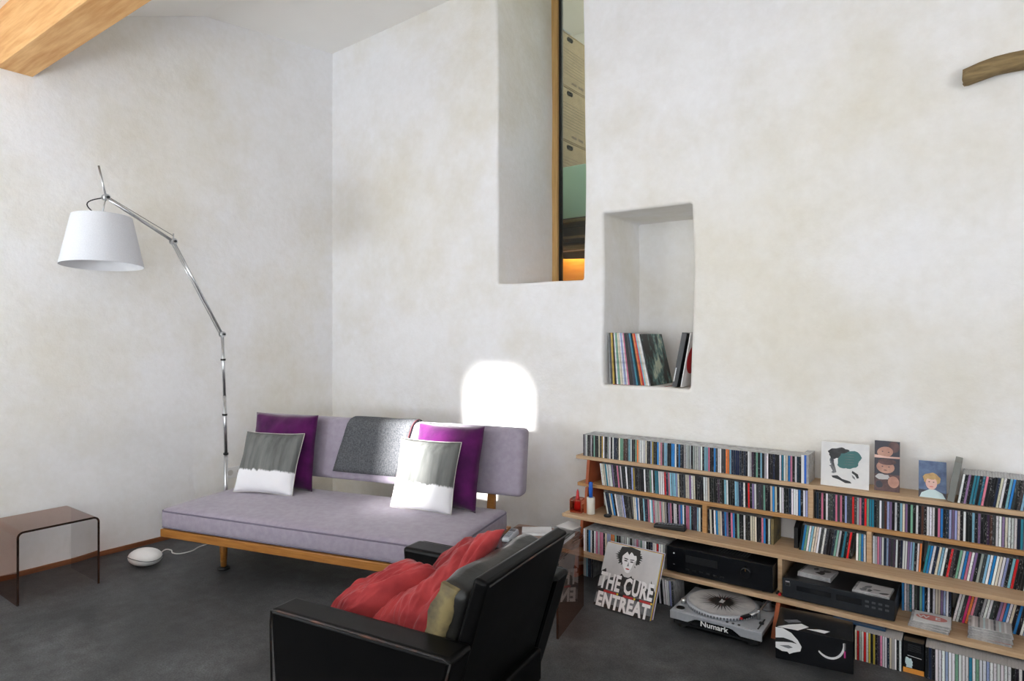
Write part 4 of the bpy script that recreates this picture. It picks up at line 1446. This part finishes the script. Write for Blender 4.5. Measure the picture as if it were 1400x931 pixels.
for q in range(5):
    P([(0.000, 0.152 - q * 0.012), (0.040, 0.152 - q * 0.012 + 0.002), (0.040, 0.1535 - q * 0.012 + 0.002), (0.000, 0.1535 - q * 0.012)], 'ink_mid', fy, 5)

ps = sheet('photo_strip', 'tall narrow strip of brown-toned baby photographs', 'photo', 0.100, 0.226, 0.003, 'photo_brown', (-0.353, 3.365, Z1), (R(-7), 0, R(2)))
P = lambda *a, **k: print_poly(ps, *a, **k)
fy = -0.0015
P([(-0.05, 0.150), (0.05, 0.150), (0.05, 0.226), (-0.05, 0.226)], 'photo_shade', fy, 1)
P(ell(0.026, 0.200, 0.022, 0.026, 18), 'photo_brown', fy, 2)
P(ell(-0.008, 0.176, 0.032, 0.024, 20, 0.2), 'photo_skin', fy, 3)
P([(-0.05, 0.148), (0.05, 0.150), (0.05, 0.158), (0.0, 0.156), (-0.05, 0.162)], 'photo_skin_light', fy, 4)
P([(-0.05, 0.076), (0.05, 0.076), (0.05, 0.149), (-0.05, 0.149)], 'photo_shade', fy, 1)
P(ell(-0.006, 0.108, 0.036, 0.028, 20, -0.1), 'photo_skin', fy, 2)
P(ell(0.0, 0.132, 0.036, 0.014, 16), 'photo_brown', fy, 3)
P(ell(0.026, 0.044, 0.022, 0.026, 18), 'photo_skin', fy, 2)
P(ell(-0.018, 0.064, 0.030, 0.012, 16, 0, 0.5, 3), 'paper_grey', fy, 2)
P(ell(-0.030, 0.030, 0.014, 0.016, 14, 0, 0.4, 2), 'photo_shade', fy, 2)
for (ex, ez) in ((-0.018, 0.178), (0.006, 0.176), (-0.018, 0.110), (0.008, 0.110)):
    P(ell(ex, ez, 0.0035, 0.002, 8), 'photo_shade', fy, 5)
P(ell(-0.006, 0.094, 0.008, 0.002, 8), 'photo_brown', fy, 5)

pk = sheet('child_photo', 'small blue-toned photo of a blond child in a pale shirt', 'photo', 0.102, 0.158, 0.003, 'photo_blue', (-0.178, 3.345, Z1), (R(-10), 0, R(3)))
P = lambda *a, **k: print_poly(pk, *a, **k)
P([(-0.051, 0.0), (0.051, 0.0), (0.051, 0.022), (0.02, 0.030), (-0.051, 0.034)], 'photo_shade', fy, 1)
P([(-0.048, 0.0), (0.048, 0.0), (0.036, 0.022), (0.010, 0.036), (-0.012, 0.036), (-0.040, 0.020)], 'photo_shirt', fy, 2)
P(ell(-0.002, 0.082, 0.032, 0.026, 26, 0, 0.25, 2), 'photo_blond', fy, 3)
P(ell(-0.004, 0.062, 0.021, 0.027, 22), 'photo_skin_light', fy, 4)
P(ell(-0.004, 0.090, 0.026, 0.012, 16, 0, 0.4, 6), 'photo_blond', fy, 5)
for ex in (-0.012, 0.004):
    P(ell(ex, 0.068, 0.003, 0.002, 8), 'photo_shade', fy, 6)
P(ell(-0.004, 0.048, 0.008, 0.003, 10), 'ink_pale_red', fy, 6)
P([(-0.03, 0.112), (0.04, 0.112), (0.04, 0.150), (-0.03, 0.150)], 'photo_blue', fy, 1)

# ------------------------------------------------------------------ candles and small things on the third board
bh = thing('candle_holder', 'white cylindrical candle holder on the third board', 'candle holder', (-1.828, 3.268, Z3))
MB().lathe([(0.022, 0), (0.0235, 0.002), (0.0235, 0.094), (0.022, 0.096), (0.012, 0.096), (0.012, 0.080)], 28, cap1=True).build('cylinder', 'ceramic_cream', bh)
bcn = thing('blue_candle', 'blue stick candle standing in the white holder', 'candle', (-1.828, 3.268, Z3 + 0.0805))
MB().lathe([(0.0115, 0), (0.0115, 0.098), (0.010, 0.102), (0.002, 0.103)], 20).build('wax', 'candle_blue', bcn)
MB().tube([(0, 0, 0.102), (0.001, 0, 0.110)], 0.0009, 6).build('wick', 'ink_black', bcn)
gh = thing('glass_candle_holder', 'square copper-coloured glass candle holder with rounded corners', 'candle holder', (-1.912, 3.262, Z3), (0, 0, R(10)))
gl = MB().box(-0.038, 0.038, -0.038, 0.038, 0.003, 0.078).build('glass_body', 'glass_copper', gh, 0.012, 3)
MB().box(-0.036, 0.036, -0.036, 0.036, 0.0, 0.012).build('glass_foot', 'glass_copper_rim', gh, 0.005, 2)
MB().tube(rounded_loop(-0.036, 0.036, -0.036, 0.036, 0.012, 0.076), 0.0025, 6, cap=False).build('rim', 'glass_copper_rim', gh)
for sx_ in (-1, 1):
    for sy_ in (-1, 1):
        MB().tube([(sx_ * 0.034, sy_ * 0.034, 0.01), (sx_ * 0.034, sy_ * 0.034, 0.074)], 0.003, 6).build('corner_rib', 'glass_copper_rim', gh)
rc = thing('red_candle', 'red cone-shaped candle in the copper glass holder', 'candle', (-1.912, 3.262, Z3 + 0.0125))
MB().lathe([(0.020, 0), (0.021, 0.02), (0.018, 0.045), (0.010, 0.075), (0.007, 0.105), (0.002, 0.118)], 20).build('wax', 'candle_red', rc)
MB().tube([(0, 0, 0.117), (0.001, 0, 0.126)], 0.0009, 6).build('wick', 'ink_white', rc)
cp = thing('lens_cap', 'small black round cap lying on the third board', 'cap', (-1.722, 3.272, Z3))
MB().lathe([(0.020, 0), (0.021, 0.002), (0.021, 0.010), (0.018, 0.012)], 26).build('cap_body', 'black_plastic', cp)
MB().lathe([(0.0213, 0.003), (0.0218, 0.004), (0.0218, 0.007), (0.0213, 0.008)], 26, cap0=False, cap1=False).build('grip_ring', 'rubber_black', cp)
rm = thing('remote_control', 'black remote control lying on the third board', 'remote', (-1.345, 3.262, Z3), (0, 0, R(8)))
MB().hexa([(-0.085, -0.024, 0), (0.085, -0.026, 0), (0.085, 0.026, 0), (-0.085, 0.024, 0), (-0.082, -0.02, 0.02), (0.082, -0.023, 0.03), (0.082, 0.023, 0.03), (-0.082, 0.02, 0.02)]).build('body', 'black_plastic', rm, 0.008, 3)
for i in range(9):
    for j in range(3):
        x = -0.06 + i * 0.015; zz = 0.0205 + 0.0585 * (x + 0.082) * 1.0
        MB().box(x, x + 0.009, -0.014 + j * 0.011, -0.006 + j * 0.011, zz - 0.003, zz + 0.0022).build('button', 'remote_button', rm)

# ------------------------------------------------------------------ amplifier and disc player
am = thing('stereo_amplifier', 'wide black amplifier with round volume knob on the bottom board', 'amplifier', (-1.310, 3.135, Z4))
AW, AH = 0.520, 0.134
MB().box(0.0, AW, 0.012, 0.30, 0.010, AH).build('casing', 'black_plastic', am, 0.002, 1)
fp = MB().box(0.0, AW, 0.0, 0.012, 0.010, AH).build('front_panel', 'black_gloss', am, 0.002, 1)
for x in (0.05, AW - 0.05):
    for y in (0.04, 0.26):
        MB().lathe([(0.016, 0), (0.014, 0.010)], 16, (x, y)).build('foot', 'rubber_black', am)
for k in range(14):
    x = 0.20 + k * 0.014
    MB().box(x, x + 0.006, 0.06, 0.20, AH, AH + 0.0012).build('vent_slot', 'silver_dark', am)
kn = MB().lathe([(0.026, 0), (0.024, 0.018), (0.020, 0.020)], 28).build('volume_knob', 'black_gloss', am)
place(kn, (0.400, 0.0, 0.085), (R(90), 0, 0))
dot = MB().box(-0.002, 0.002, 0.008, 0.020, 0.0201, 0.0206).build('pointer', 'brass', kn)
for k in range(6):
    MB().box(0.10 + k * 0.035, 0.118 + k * 0.035, -0.003, 0.0, 0.030, 0.037).build('button', 'black_plastic', fp)
MB().box(0.035, 0.042, -0.001, 0.0, 0.100, 0.106).build('indicator', 'ink_white', fp)
MB().box(0.035, 0.043, -0.001, 0.0, 0.045, 0.049).build('indicator', 'ink_mid', fp)
MB().box(0.10, 0.26, -0.001, 0.0, 0.070, 0.105).build('display', 'black_plastic', fp)
plug = thing('audio_plugs', 'pair of audio plugs, one with a red tip, beside the amplifier', 'plug', (-0.772, 3.16, Z4))
MB().tube([(-0.006, 0, 0.006), (-0.006, 0.05, 0.006)], 0.005, 10).build('plug', 'rubber_black', plug)
MB().tube([(0.008, -0.01, 0.006), (0.008, 0.012, 0.006)], 0.006, 10).build('plug', 'candle_red', plug)

dp = thing('disc_player', 'low black disc player with tray on the bottom board', 'disc player', (-0.748, 3.135, Z4))
W_, H_ = 0.448, 0.0935
MB().box(0.0, W_, 0.012, 0.29, 0.008, H_).build('casing', 'black_plastic', dp, 0.0015, 1)
fp = MB().box(0.0, W_, 0.0, 0.012, 0.008, H_).build('front_panel', 'device_navy', dp, 0.002, 1)
tr = MB().box(0.062, 0.205, -0.004, 0.0, 0.050, 0.072).build('disc_tray', 'black_gloss', fp, 0.001, 1)
MB().box(0.225, 0.325, -0.001, 0.0, 0.046, 0.072).build('display', 'black_gloss', fp)
MB().box(0.014, 0.034, -0.001, 0.0, 0.062, 0.078).build('power_button', 'silver_dark', fp)
MB().box(0.016, 0.032, -0.002, -0.001, 0.064, 0.076).build('power_button_face', 'black_plastic', fp)
MB().box(0.014, 0.032, -0.001, 0.0, 0.080, 0.083).build('badge', 'ink_white', fp)
for i in range(4):
    for j in range(2):
        MB().box(0.338 + i * 0.025, 0.352 + i * 0.025, -0.003, 0.0, 0.044 + j * 0.020, 0.052 + j * 0.020).build('button', 'silver_dark', fp)
for x in (0.04, W_ - 0.04):
    for y in (0.04, 0.25):
        MB().lathe([(0.014, 0), (0.012, 0.008)], 14, (x, y)).build('foot', 'rubber_black', dp)

# ------------------------------------------------------------------ turntable
tt = thing('turntable', 'silver record player with splatter slipmat on the floor under the shelf', 'turntable', (-1.188, 2.880, 0), (0, 0, R(1)))
TW, TD = 0.415, 0.345
MB().box(0.012, TW - 0.012, 0.012, TD - 0.01, 0.018, 0.058).build('plinth_base', 'black_plastic', tt, 0.004, 2)
for x in (0.05, TW - 0.05):
    for y in (0.05, TD - 0.05):
        MB().lathe([(0.024, 0), (0.026, 0.006), (0.020, 0.019)], 20, (x, y)).build('foot', 'rubber_black', tt)
prof = [(0.0, 0.042), (0.085, 0.042), (0.115, 0.060), (0.13, 0.0635), (0.275, 0.0635), (0.29, 0.060), (0.325, 0.040), (TW, 0.040), (TW, 0.078), (0.0, 0.078)]
fs = MB().poly_prism(prof, 0.0, 0.012).build('front_fascia', 'silver_plastic', tt, 0.002, 2)
MB().box(0.0, TW, 0.012, TD, 0.058, 0.0785).build('deck', 'silver_plastic', tt, 0.003, 2)
MB().poly_prism([(0.09, 0.032), (0.318, 0.032), (0.288, 0.0590), (0.272, 0.0625), (0.134, 0.0625), (0.116, 0.0585)], 0.006, 0.014).build('fascia_recess', 'black_gloss', tt)
print_text(tt, 'Numark', 0.034, 0.205, 0.0385, 'ink_white', 0.006, 2, 1.1, 0.0008)
pc_ = (0.188, 0.182)
pl = MB().lathe([(0.158, 0.0785), (0.164, 0.080), (0.164, 0.094), (0.160, 0.0975), (0.150, 0.098)], 64, pc_).build('platter', 'silver_plastic', tt)
for k in range(72):
    a = 2 * PI * k / 72
    if -3.3 < a - 2 * PI < -0.0 or True:
        c0 = Vector((pc_[0] + 0.1642 * math.cos(a), pc_[1] + 0.1642 * math.sin(a), 0.087))
        t_ = Vector((-math.sin(a), math.cos(a), 0)) * 0.0035; n_ = Vector((math.cos(a), math.sin(a), 0)) * 0.0005; u_ = Vector((0, 0, 0.005))
        m = MB(); m.hexa([c0 - t_ - u_ - n_, c0 + t_ - u_ - n_, c0 + t_ - u_ + n_, c0 - t_ - u_ + n_, c0 - t_ + u_ - n_, c0 + t_ + u_ - n_, c0 + t_ + u_ + n_, c0 - t_ + u_ + n_])
        m.build('strobe_dot', 'silver_dark', pl)
sm = MB().lathe([(0.149, 0.0981), (0.149, 0.1000)], 64, pc_).build('slipmat', 'slipmat', tt)
rnd = random.Random(3)
def star(n, r0, r1, z, mt):
    me_ = bpy.data.meshes.new('print'); v = [(pc_[0], pc_[1], z)]
    for k in range(2 * n):
        a = PI * k / n
        r = rnd.uniform(*r1) if k % 2 == 0 else rnd.uniform(*r0)
        v.append((pc_[0] + r * math.cos(a), pc_[1] + r * math.sin(a), z))
    me_.from_pydata(v, [], [(0, 1 + k, 1 + (k + 1) % (2 * n)) for k in range(2 * n)])
    me_.materials.append(MATS[mt]); link('print', me_, sm)
star(34, (0.03, 0.05), (0.055, 0.13), 0.1003, 'ink_mid')
star(34, (0.042, 0.056), (0.06, 0.125), 0.1005, 'ink_black')
star(9, (0.003, 0.006), (0.03, 0.095), 0.1007, 'ink_red')
star(16, (0.030, 0.040), (0.040, 0.055), 0.1009, 'ink_black')
for q in range(3):
    tm = text_mesh(('UNDER', 'SOUND', 'PLAY')[q][:0] or 'IIIII', 0.014, 1.2, 0.0008); tm.transform(Matrix.Translation((pc_[0], pc_[1] + 0.008 - q * 0.012, 0.1012))); tm.materials.clear(); tm.materials.append(MATS['paper_grey']); link('print', tm, sm)
MB().lathe([(0.003, 0.1), (0.003, 0.112)], 12, pc_).build('spindle', 'aluminium', tt)
MB().lathe([(0.020, 0.0785), (0.020, 0.083), (0.016, 0.085)], 28, (0.035, 0.045)).build('start_button', 'black_gloss', tt)
MB().lathe([(0.023, 0.0785), (0.023, 0.0815), (0.0205, 0.0815)], 28, (0.035, 0.045)).build('button_ring', 'aluminium', tt)
MB().lathe([(0.012, 0.0785), (0.011, 0.099), (0.007, 0.101)], 18, (0.025, 0.11)).build('strobe_tower', 'aluminium', tt)
ta = (0.372, 0.275)
tb = MB().lathe([(0.034, 0.0785), (0.034, 0.088), (0.020, 0.090), (0.018, 0.110), (0.014, 0.113)], 28, ta).build('tonearm_base', 'silver_dark', tt)
MB().tube([(ta[0] + 0.004, ta[1] + 0.06, 0.114), (ta[0], ta[1], 0.114), (ta[0] - 0.004, ta[1] - 0.14, 0.112), (ta[0] - 0.03, ta[1] - 0.185, 0.106)], 0.0045, 10).build('tonearm', 'aluminium', tt)
MB().tube([(ta[0] + 0.003, ta[1] + 0.035, 0.114), (ta[0] + 0.004, ta[1] + 0.065, 0.114)], 0.013, 18).build('counterweight', 'aluminium', tt)
MB().hexa([(ta[0] - 0.064, ta[1] - 0.218, 0.098), (ta[0] - 0.048, ta[1] - 0.226, 0.098), (ta[0] - 0.024, ta[1] - 0.186, 0.100), (ta[0] - 0.038, ta[1] - 0.178, 0.100),
           (ta[0] - 0.064, ta[1] - 0.218, 0.106), (ta[0] - 0.048, ta[1] - 0.226, 0.106), (ta[0] - 0.024, ta[1] - 0.186, 0.110), (ta[0] - 0.038, ta[1] - 0.178, 0.110)]).build('headshell', 'black_plastic', tt)
MB().box(ta[0] - 0.062, ta[0] - 0.05, ta[1] - 0.232, ta[1] - 0.220, 0.097, 0.103).build('cartridge', 'candle_red', tt)
MB().box(0.388, 0.394, 0.03, 0.15, 0.0785, 0.0795).build('pitch_slot', 'black_plastic', tt)
MB().box(0.381, 0.401, 0.085, 0.098, 0.0785, 0.088).build('pitch_slider', 'black_plastic', tt, 0.002, 1)
MB().lathe([(0.008, 0.0785), (0.008, 0.116), (0.010, 0.122)], 16, (0.368, 0.135)).build('arm_rest', 'aluminium', tt)
for k in range(3):
    MB().lathe([(0.006, 0.0785), (0.006, 0.0815)], 14, (0.26 + 0.026 * k, 0.022)).build('button', 'black_plastic', tt)
black = MB().box(0, 0.30, 0, 0.02, 0, 0.125).build('record_box_dark', 'black_plastic', bevel=0.003)
tag(place(black, (-1.24, 3.40, 0)), 'low black box on the floor behind the record player', 'box')

# ------------------------------------------------------------------ record sleeves leaning on the floor
slp = []
cl = sheet('record_sleeve', 'black and white portrait sleeve with big white lettering leaning on the floor', 'record sleeve', 0.312, 0.314, 0.005, 'paper_grey', (-1.440, 2.876, 0.003), (R(-26), 0, R(-3)), 'record sleeves leaning on the floor')
fy = -0.0025
P = lambda *a, **k: print_poly(cl, *a, **k)
# generic portrait: dark bushy hair, pale face, dark shirt
P([(-0.156, 0.0), (0.156, 0.0), (0.156, 0.118), (0.130, 0.128), (0.095, 0.150), (0.055, 0.164), (0.02, 0.17), (-0.02, 0.168), (-0.06, 0.158), (-0.095, 0.146), (-0.12, 0.128), (-0.13, 0.10), (-0.156, 0.09)], 'ink_dark', fy, 1)
P([(-0.156, 0.0), (0.156, 0.0), (0.156, 0.07), (0.10, 0.09), (0.0, 0.08), (-0.10, 0.09), (-0.156, 0.06)], 'ink_mid', fy, 2)
H = lambda pts, *a_, **k_: P([(x * 1.06 - 0.014, (z - 0.17) * 1.02 + 0.176) for x, z in pts], *a_, **k_)
hr = random.Random(11)
hair = []
for k in range(58):
    a = 2 * PI * k / 58
    r = (1.0 if k % 2 else 0.80) * hr.uniform(0.90, 1.14)
    hair.append((-0.002 + 0.070 * r * math.cos(a), 0.258 + 0.050 * r * math.sin(a)))
hair = [(x, min(z, 0.300)) for x, z in hair]
H(hair, 'ink_black', fy, 1)
H([(-0.024, 0.16), (0.032, 0.16), (0.028, 0.20), (-0.020, 0.20)], 'paper_grey', fy, 2)
H([(-0.038, 0.262), (-0.030, 0.276), (0.0, 0.282), (0.030, 0.276), (0.039, 0.258), (0.038, 0.228), (0.030, 0.204), (0.014, 0.184), (0.004, 0.180), (-0.008, 0.184), (-0.024, 0.206), (-0.035, 0.232)], 'ink_white', fy, 3)
H([(-0.050, 0.235), (-0.032, 0.262), (-0.016, 0.280), (-0.004, 0.266), (0.006, 0.284), (0.022, 0.268), (0.034, 0.270), (0.046, 0.232), (0.056, 0.25), (0.050, 0.298), (0.0, 0.306), (-0.050, 0.298), (-0.060, 0.26)], 'ink_black', fy, 4)
H([(0.012, 0.184), (0.030, 0.204), (0.038, 0.228), (0.039, 0.250), (0.028, 0.240), (0.022, 0.212)], 'paper_grey', fy, 4)
for ex in (-0.015, 0.017):
    H(ell(ex, 0.236, 0.0095, 0.0032, 12), 'ink_black', fy, 5)
    H(ell(ex, 0.2455, 0.013, 0.0026, 12, 0.12 if ex > 0 else -0.12), 'ink_black', fy, 5)
H([(0.001, 0.234), (0.006, 0.213), (-0.004, 0.211)], 'ink_mid', fy, 5)
H(ell(0.002, 0.199, 0.011, 0.0032, 12), 'ink_red', fy, 5)
H([(-0.050, 0.135), (-0.022, 0.172), (0.004, 0.150), (0.030, 0.172), (0.052, 0.135), (0.004, 0.110)], 'ink_black', fy, 4)
P([(-0.156, 0.165), (-0.13, 0.185), (-0.125, 0.170), (-0.145, 0.145), (-0.156, 0.14)], 'ink_black', fy, 3)
P([(0.156, 0.13), (0.125, 0.180), (0.128, 0.150), (0.145, 0.11), (0.156, 0.11)], 'ink_black', fy, 3)
P([(-0.156, 0.0), (0.156, 0.0), (0.156, 0.022), (0.04, 0.014), (-0.05, 0.022), (-0.156, 0.012)], 'ink_black', fy, 3)
print_text(cl, 'THE CURE', 0.106, 0.0, 0.090, 'ink_white', fy, 7, 0.58, 0.004, spacing=1.05)
P([(-0.156, 0.070), (0.156, 0.070), (0.156, 0.0825), (-0.156, 0.0825)], 'ink_black', fy, 7)
P([(-0.115, 0.071), (-0.045, 0.071), (-0.045, 0.0815), (-0.115, 0.0815)], 'ink_red', fy, 8)
P([(-0.005, 0.071), (0.050, 0.071), (0.050, 0.0815), (-0.005, 0.0815)], 'ink_red', fy, 8)
P([(0.085, 0.071), (0.145, 0.071), (0.145, 0.0815), (0.085, 0.0815)], 'ink_red', fy, 8)
for xx in (-0.037, 0.058, 0.150):
    P([(xx - 0.005, 0.072), (xx + 0.005, 0.072), (xx + 0.005, 0.081), (xx - 0.005, 0.081)], 'ink_yellow', fy, 8)
print_text(cl, 'ENTREAT', 0.092, 0.0, 0.004, 'ink_white', fy, 7, 0.72, 0.004, spacing=1.05)
for k, (mt, lab) in enumerate((('ink_yellow', 'yellow-edged record sleeve directly behind the portrait sleeve'), ('ink_purple', 'purple record sleeve behind the yellow-edged one'),
                               ('paper_white', 'white record sleeve, hindmost of those leaning on the floor'))):
    sh_ = sheet('record_sleeve', lab, 'record sleeve', 0.312, 0.314, 0.004, mt, (-1.437 + 0.002 * k, 2.883 + 0.0075 * k, 0.003), (R(-26 + k * 0.3), 0, R(-3)), 'record sleeves leaning on the floor')

# black box set with white graphic
bs_ = thing('record_box_set', 'black record box set with white painted face graphic on the floor', 'box set', (-0.566, 2.885, 0), (0, 0, R(8.5)))
MB().box(-0.146, 0.146, 0, 0.22, 0.0, 0.135).build('box', 'black_gloss', bs_, 0.002, 1)
P = lambda *a, **k: print_poly(bs_, *a, **k)
P([(-0.146, 0.132), (-0.120, 0.134), (-0.085, 0.120), (-0.060, 0.095), (-0.045, 0.070), (-0.050, 0.050), (-0.075, 0.040), (-0.092, 0.030), (-0.10, 0.038), (-0.120, 0.036), (-0.146, 0.046)], 'ink_white', 0, 1)
P([(-0.146, 0.088), (-0.115, 0.094), (-0.080, 0.088), (-0.062, 0.078), (-0.085, 0.080), (-0.115, 0.076), (-0.146, 0.070)], 'ink_black', 0, 2)
P([(-0.130, 0.058), (-0.095, 0.066), (-0.078, 0.060), (-0.095, 0.052)], 'ink_mid', 0, 2)
arc = [(0.06 + 0.055 * math.cos(a), 0.105 + 0.062 * math.sin(a)) for a in [R(-140 + 11 * k) for k in range(15)]]
P(arc + [(0.06 + (0.055 - 0.009 * math.sin(PI * (14 - k) / 20 + 0.35)) * math.cos(a), 0.105 + (0.062 - 0.009) * math.sin(a)) for k, a in enumerate(reversed([R(-140 + 11 * q) for q in range(15)]))], 'ink_white', 0, 1)
P([(0.112, 0.092), (0.118, 0.092), (0.118, 0.120), (0.112, 0.120)], 'ink_mid', 0, 1)
P([(0.112, 0.060), (0.118, 0.060), (0.118, 0.088), (0.112, 0.088)], 'ink_magenta', 0, 1)
for q, e in enumerate((((-0.14, 0.0), (-0.06, 0.0), (-0.02, 0.055), (-0.05, 0.075), (-0.10, 0.04)), ((-0.03, 0.03), (0.04, 0.02), (0.06, 0.05), (0.02, 0.05)), ((-0.10, 0.06), (-0.05, 0.09), (-0.07, 0.11), (-0.12, 0.08)))):
    me_ = bpy.data.meshes.new('print'); me_.from_pydata([(a, b_, 0.1353 + 0.0001 * q) for a, b_ in e], [], [tuple(range(len(e)))])
    me_.materials.append(MATS['ink_white' if q != 2 else 'ink_mid']); link('print', me_, bs_)
# booklet with orange edge between the floor CDs
bo = thing('dark_booklet', 'dark CD booklet with orange lower edge standing among the floor CDs', 'booklet', (-0.227, 3.058, 0), (0, 0, R(0)))
MB().box(-0.036, 0.036, 0, 0.14, 0, 0.128).build('cover', 'black_gloss', bo, 0.001, 1)
P = lambda *a, **k: print_poly(bo, *a, **k)
P([(-0.036, 0.0), (0.036, 0.0), (0.036, 0.020), (-0.036, 0.020)], 'ink_orange', 0, 1)
P(ell(-0.016, 0.044, 0.014, 0.018, 16, 0.2, 0.5, 3), 'photo_shirt', 0, 1)
P([(-0.026, 0.022), (-0.004, 0.022), (-0.010, 0.048), (-0.020, 0.05)], 'photo_shirt', 0, 2)
P([(-0.02, 0.070), (0.028, 0.066), (0.028, 0.0675), (-0.02, 0.0715)], 'ink_white', 0, 2)
for q in range(6):
    P([(-0.02, 0.09 + q * 0.005), (0.026, 0.09 + q * 0.005), (0.026, 0.0915 + q * 0.005), (-0.02, 0.0915 + q * 0.005)], 'ink_dark', 0, 1)
for k in range(2):
    bl = thing('flat_folder', ('lower' if k == 0 else 'upper') + ' dark blue folder squeezed flat between floor CDs and shelf', 'folder', (-0.40, 3.10, 0.1258 + 0.005 * k), group='dark blue folders')
    MB().box(-0.13, 0.07, 0, 0.22, 0, 0.0022).build('cover', 'book_dark_blue', bl)
    MB().box(-0.13, 0.07, 0.0, 0.22, 0.0024, 0.0044).build('cover', 'book_dark_blue', bl)

# ------------------------------------------------------------------ records in the niche
NZ = 1.068
base = MB().box(-0.17, 0.17, 0, 0.30, 0, 0.004).build('red_sleeve_flat', 'sleeve_red')
tag(place(base, (-1.645, 3.52, NZ - 0.001)), 'thin red sleeve lying flat under the records in the niche', 'record sleeve')
LP = [('g', 'grey'), ('d', 'dark grey'), ('y', 'mustard'), ('k', 'black'), ('w', 'white'), ('f', 'sage green'), ('e', 'cream'), ('w', 'white'), ('l', 'periwinkle'), ('w', 'white'),
      ('p', 'pink'), ('k', 'black'), ('k', 'black'), ('d', 'dark grey'), ('n', 'navy'), ('t', 'teal'), ('k', 'black'), ('o', 'orange'), ('r', 'red'), ('c', 'pale blue'), ('e', 'cream'), ('w', 'white')]


def lp_mat(name, c):
    m = mat('lp_' + name, c, 0.5, c2=tuple(max(0, v * 0.72) for v in c), nscale=26, stretch=(1, 6, 1), detail=3, lo=0.45, hi=0.7)
    return 'lp_' + name


LPM = {k: lp_mat(PAL[k][1].replace(' ', '_'), PAL[k][0]) for k in {a for a, b_ in LP}}
xx = -1.838
for i, (k, nm) in enumerate(LP):
    t_ = 0.0075 + 0.0065 * random.random()
    lean = R(-2.0 - 11.0 * i / len(LP))
    root = thing('vinyl_record', f'{nm} record sleeve in the niche, {ORD(i + 1)} from the niche edge nearest the sofa', 'record', (xx + t_ / 2, 3.515 + random.uniform(-0.006, 0.008), NZ + 0.0045), (0, lean, 0), 'records in the niche')
    MB().box(-t_ / 2, t_ / 2, 0, 0.312, 0, 0.312).build('sleeve', LPM[k], root, 0.001, 1)
    MB().box(-t_ / 2 + 0.0015, t_ / 2 - 0.0015, 0.001, 0.3125, 0.311, 0.3126).build('sleeve_opening', 'paper_grey', root)
    xx += t_ / math.cos(lean) + 0.0005 + 0.312 * abs(math.tan(R(11.0 / len(LP)))) * 0.35
root = thing('vinyl_record', 'foremost record in the niche with a smoky teal and black cover', 'record', (xx + 0.008, 3.515, NZ + 0.0045), (0, R(-13.5), 0), 'records in the niche')
MB().box(-0.003, 0.003, 0, 0.312, 0, 0.312).build('sleeve', 'ink_black', root, 0.0006, 1)
MB().box(0.003, 0.0034, 0.001, 0.311, 0.001, 0.311).build('cover_print', 'smoky_cover', root)
MB().box(0.0034, 0.0037, 0.10, 0.20, 0.245, 0.262).build('lettering_band', 'ink_orange', root) if False else None
for k, (x, mt, lab, ln) in enumerate(((-1.388, 'black_plastic', 'thick black record box leaning on the far side of the niche', 11), (-1.350, 'paper_white', 'white record sleeve with an orange disc leaning in the niche', 10.5))):
    root = thing('record_box' if k == 0 else 'vinyl_record', lab, 'record', (x - 0.035, 3.515, NZ + 0.006), (0, R(ln), 0), 'records in the niche')
    w_ = 0.03 if k == 0 else 0.006
    MB().box(-w_ / 2, w_ / 2, 0, 0.312, 0, 0.314).build('sleeve', mt, root, 0.001, 1)
    if k == 0:
        MB().box(-w_ / 2 + 0.002, -w_ / 2 + 0.008, -0.0006, 0.0, 0.03, 0.11).build('spine_label', 'ink_white', root)
    else:
        m = MB(); m.tube([(w_ / 2, 0.10, 0.16), (w_ / 2 + 0.0006, 0.10, 0.16)], 0.085, 32); m.build('cover_print', 'candle_red', root)

print('OBJECTS', len(bpy.data.objects), 'CDS', len(cds))
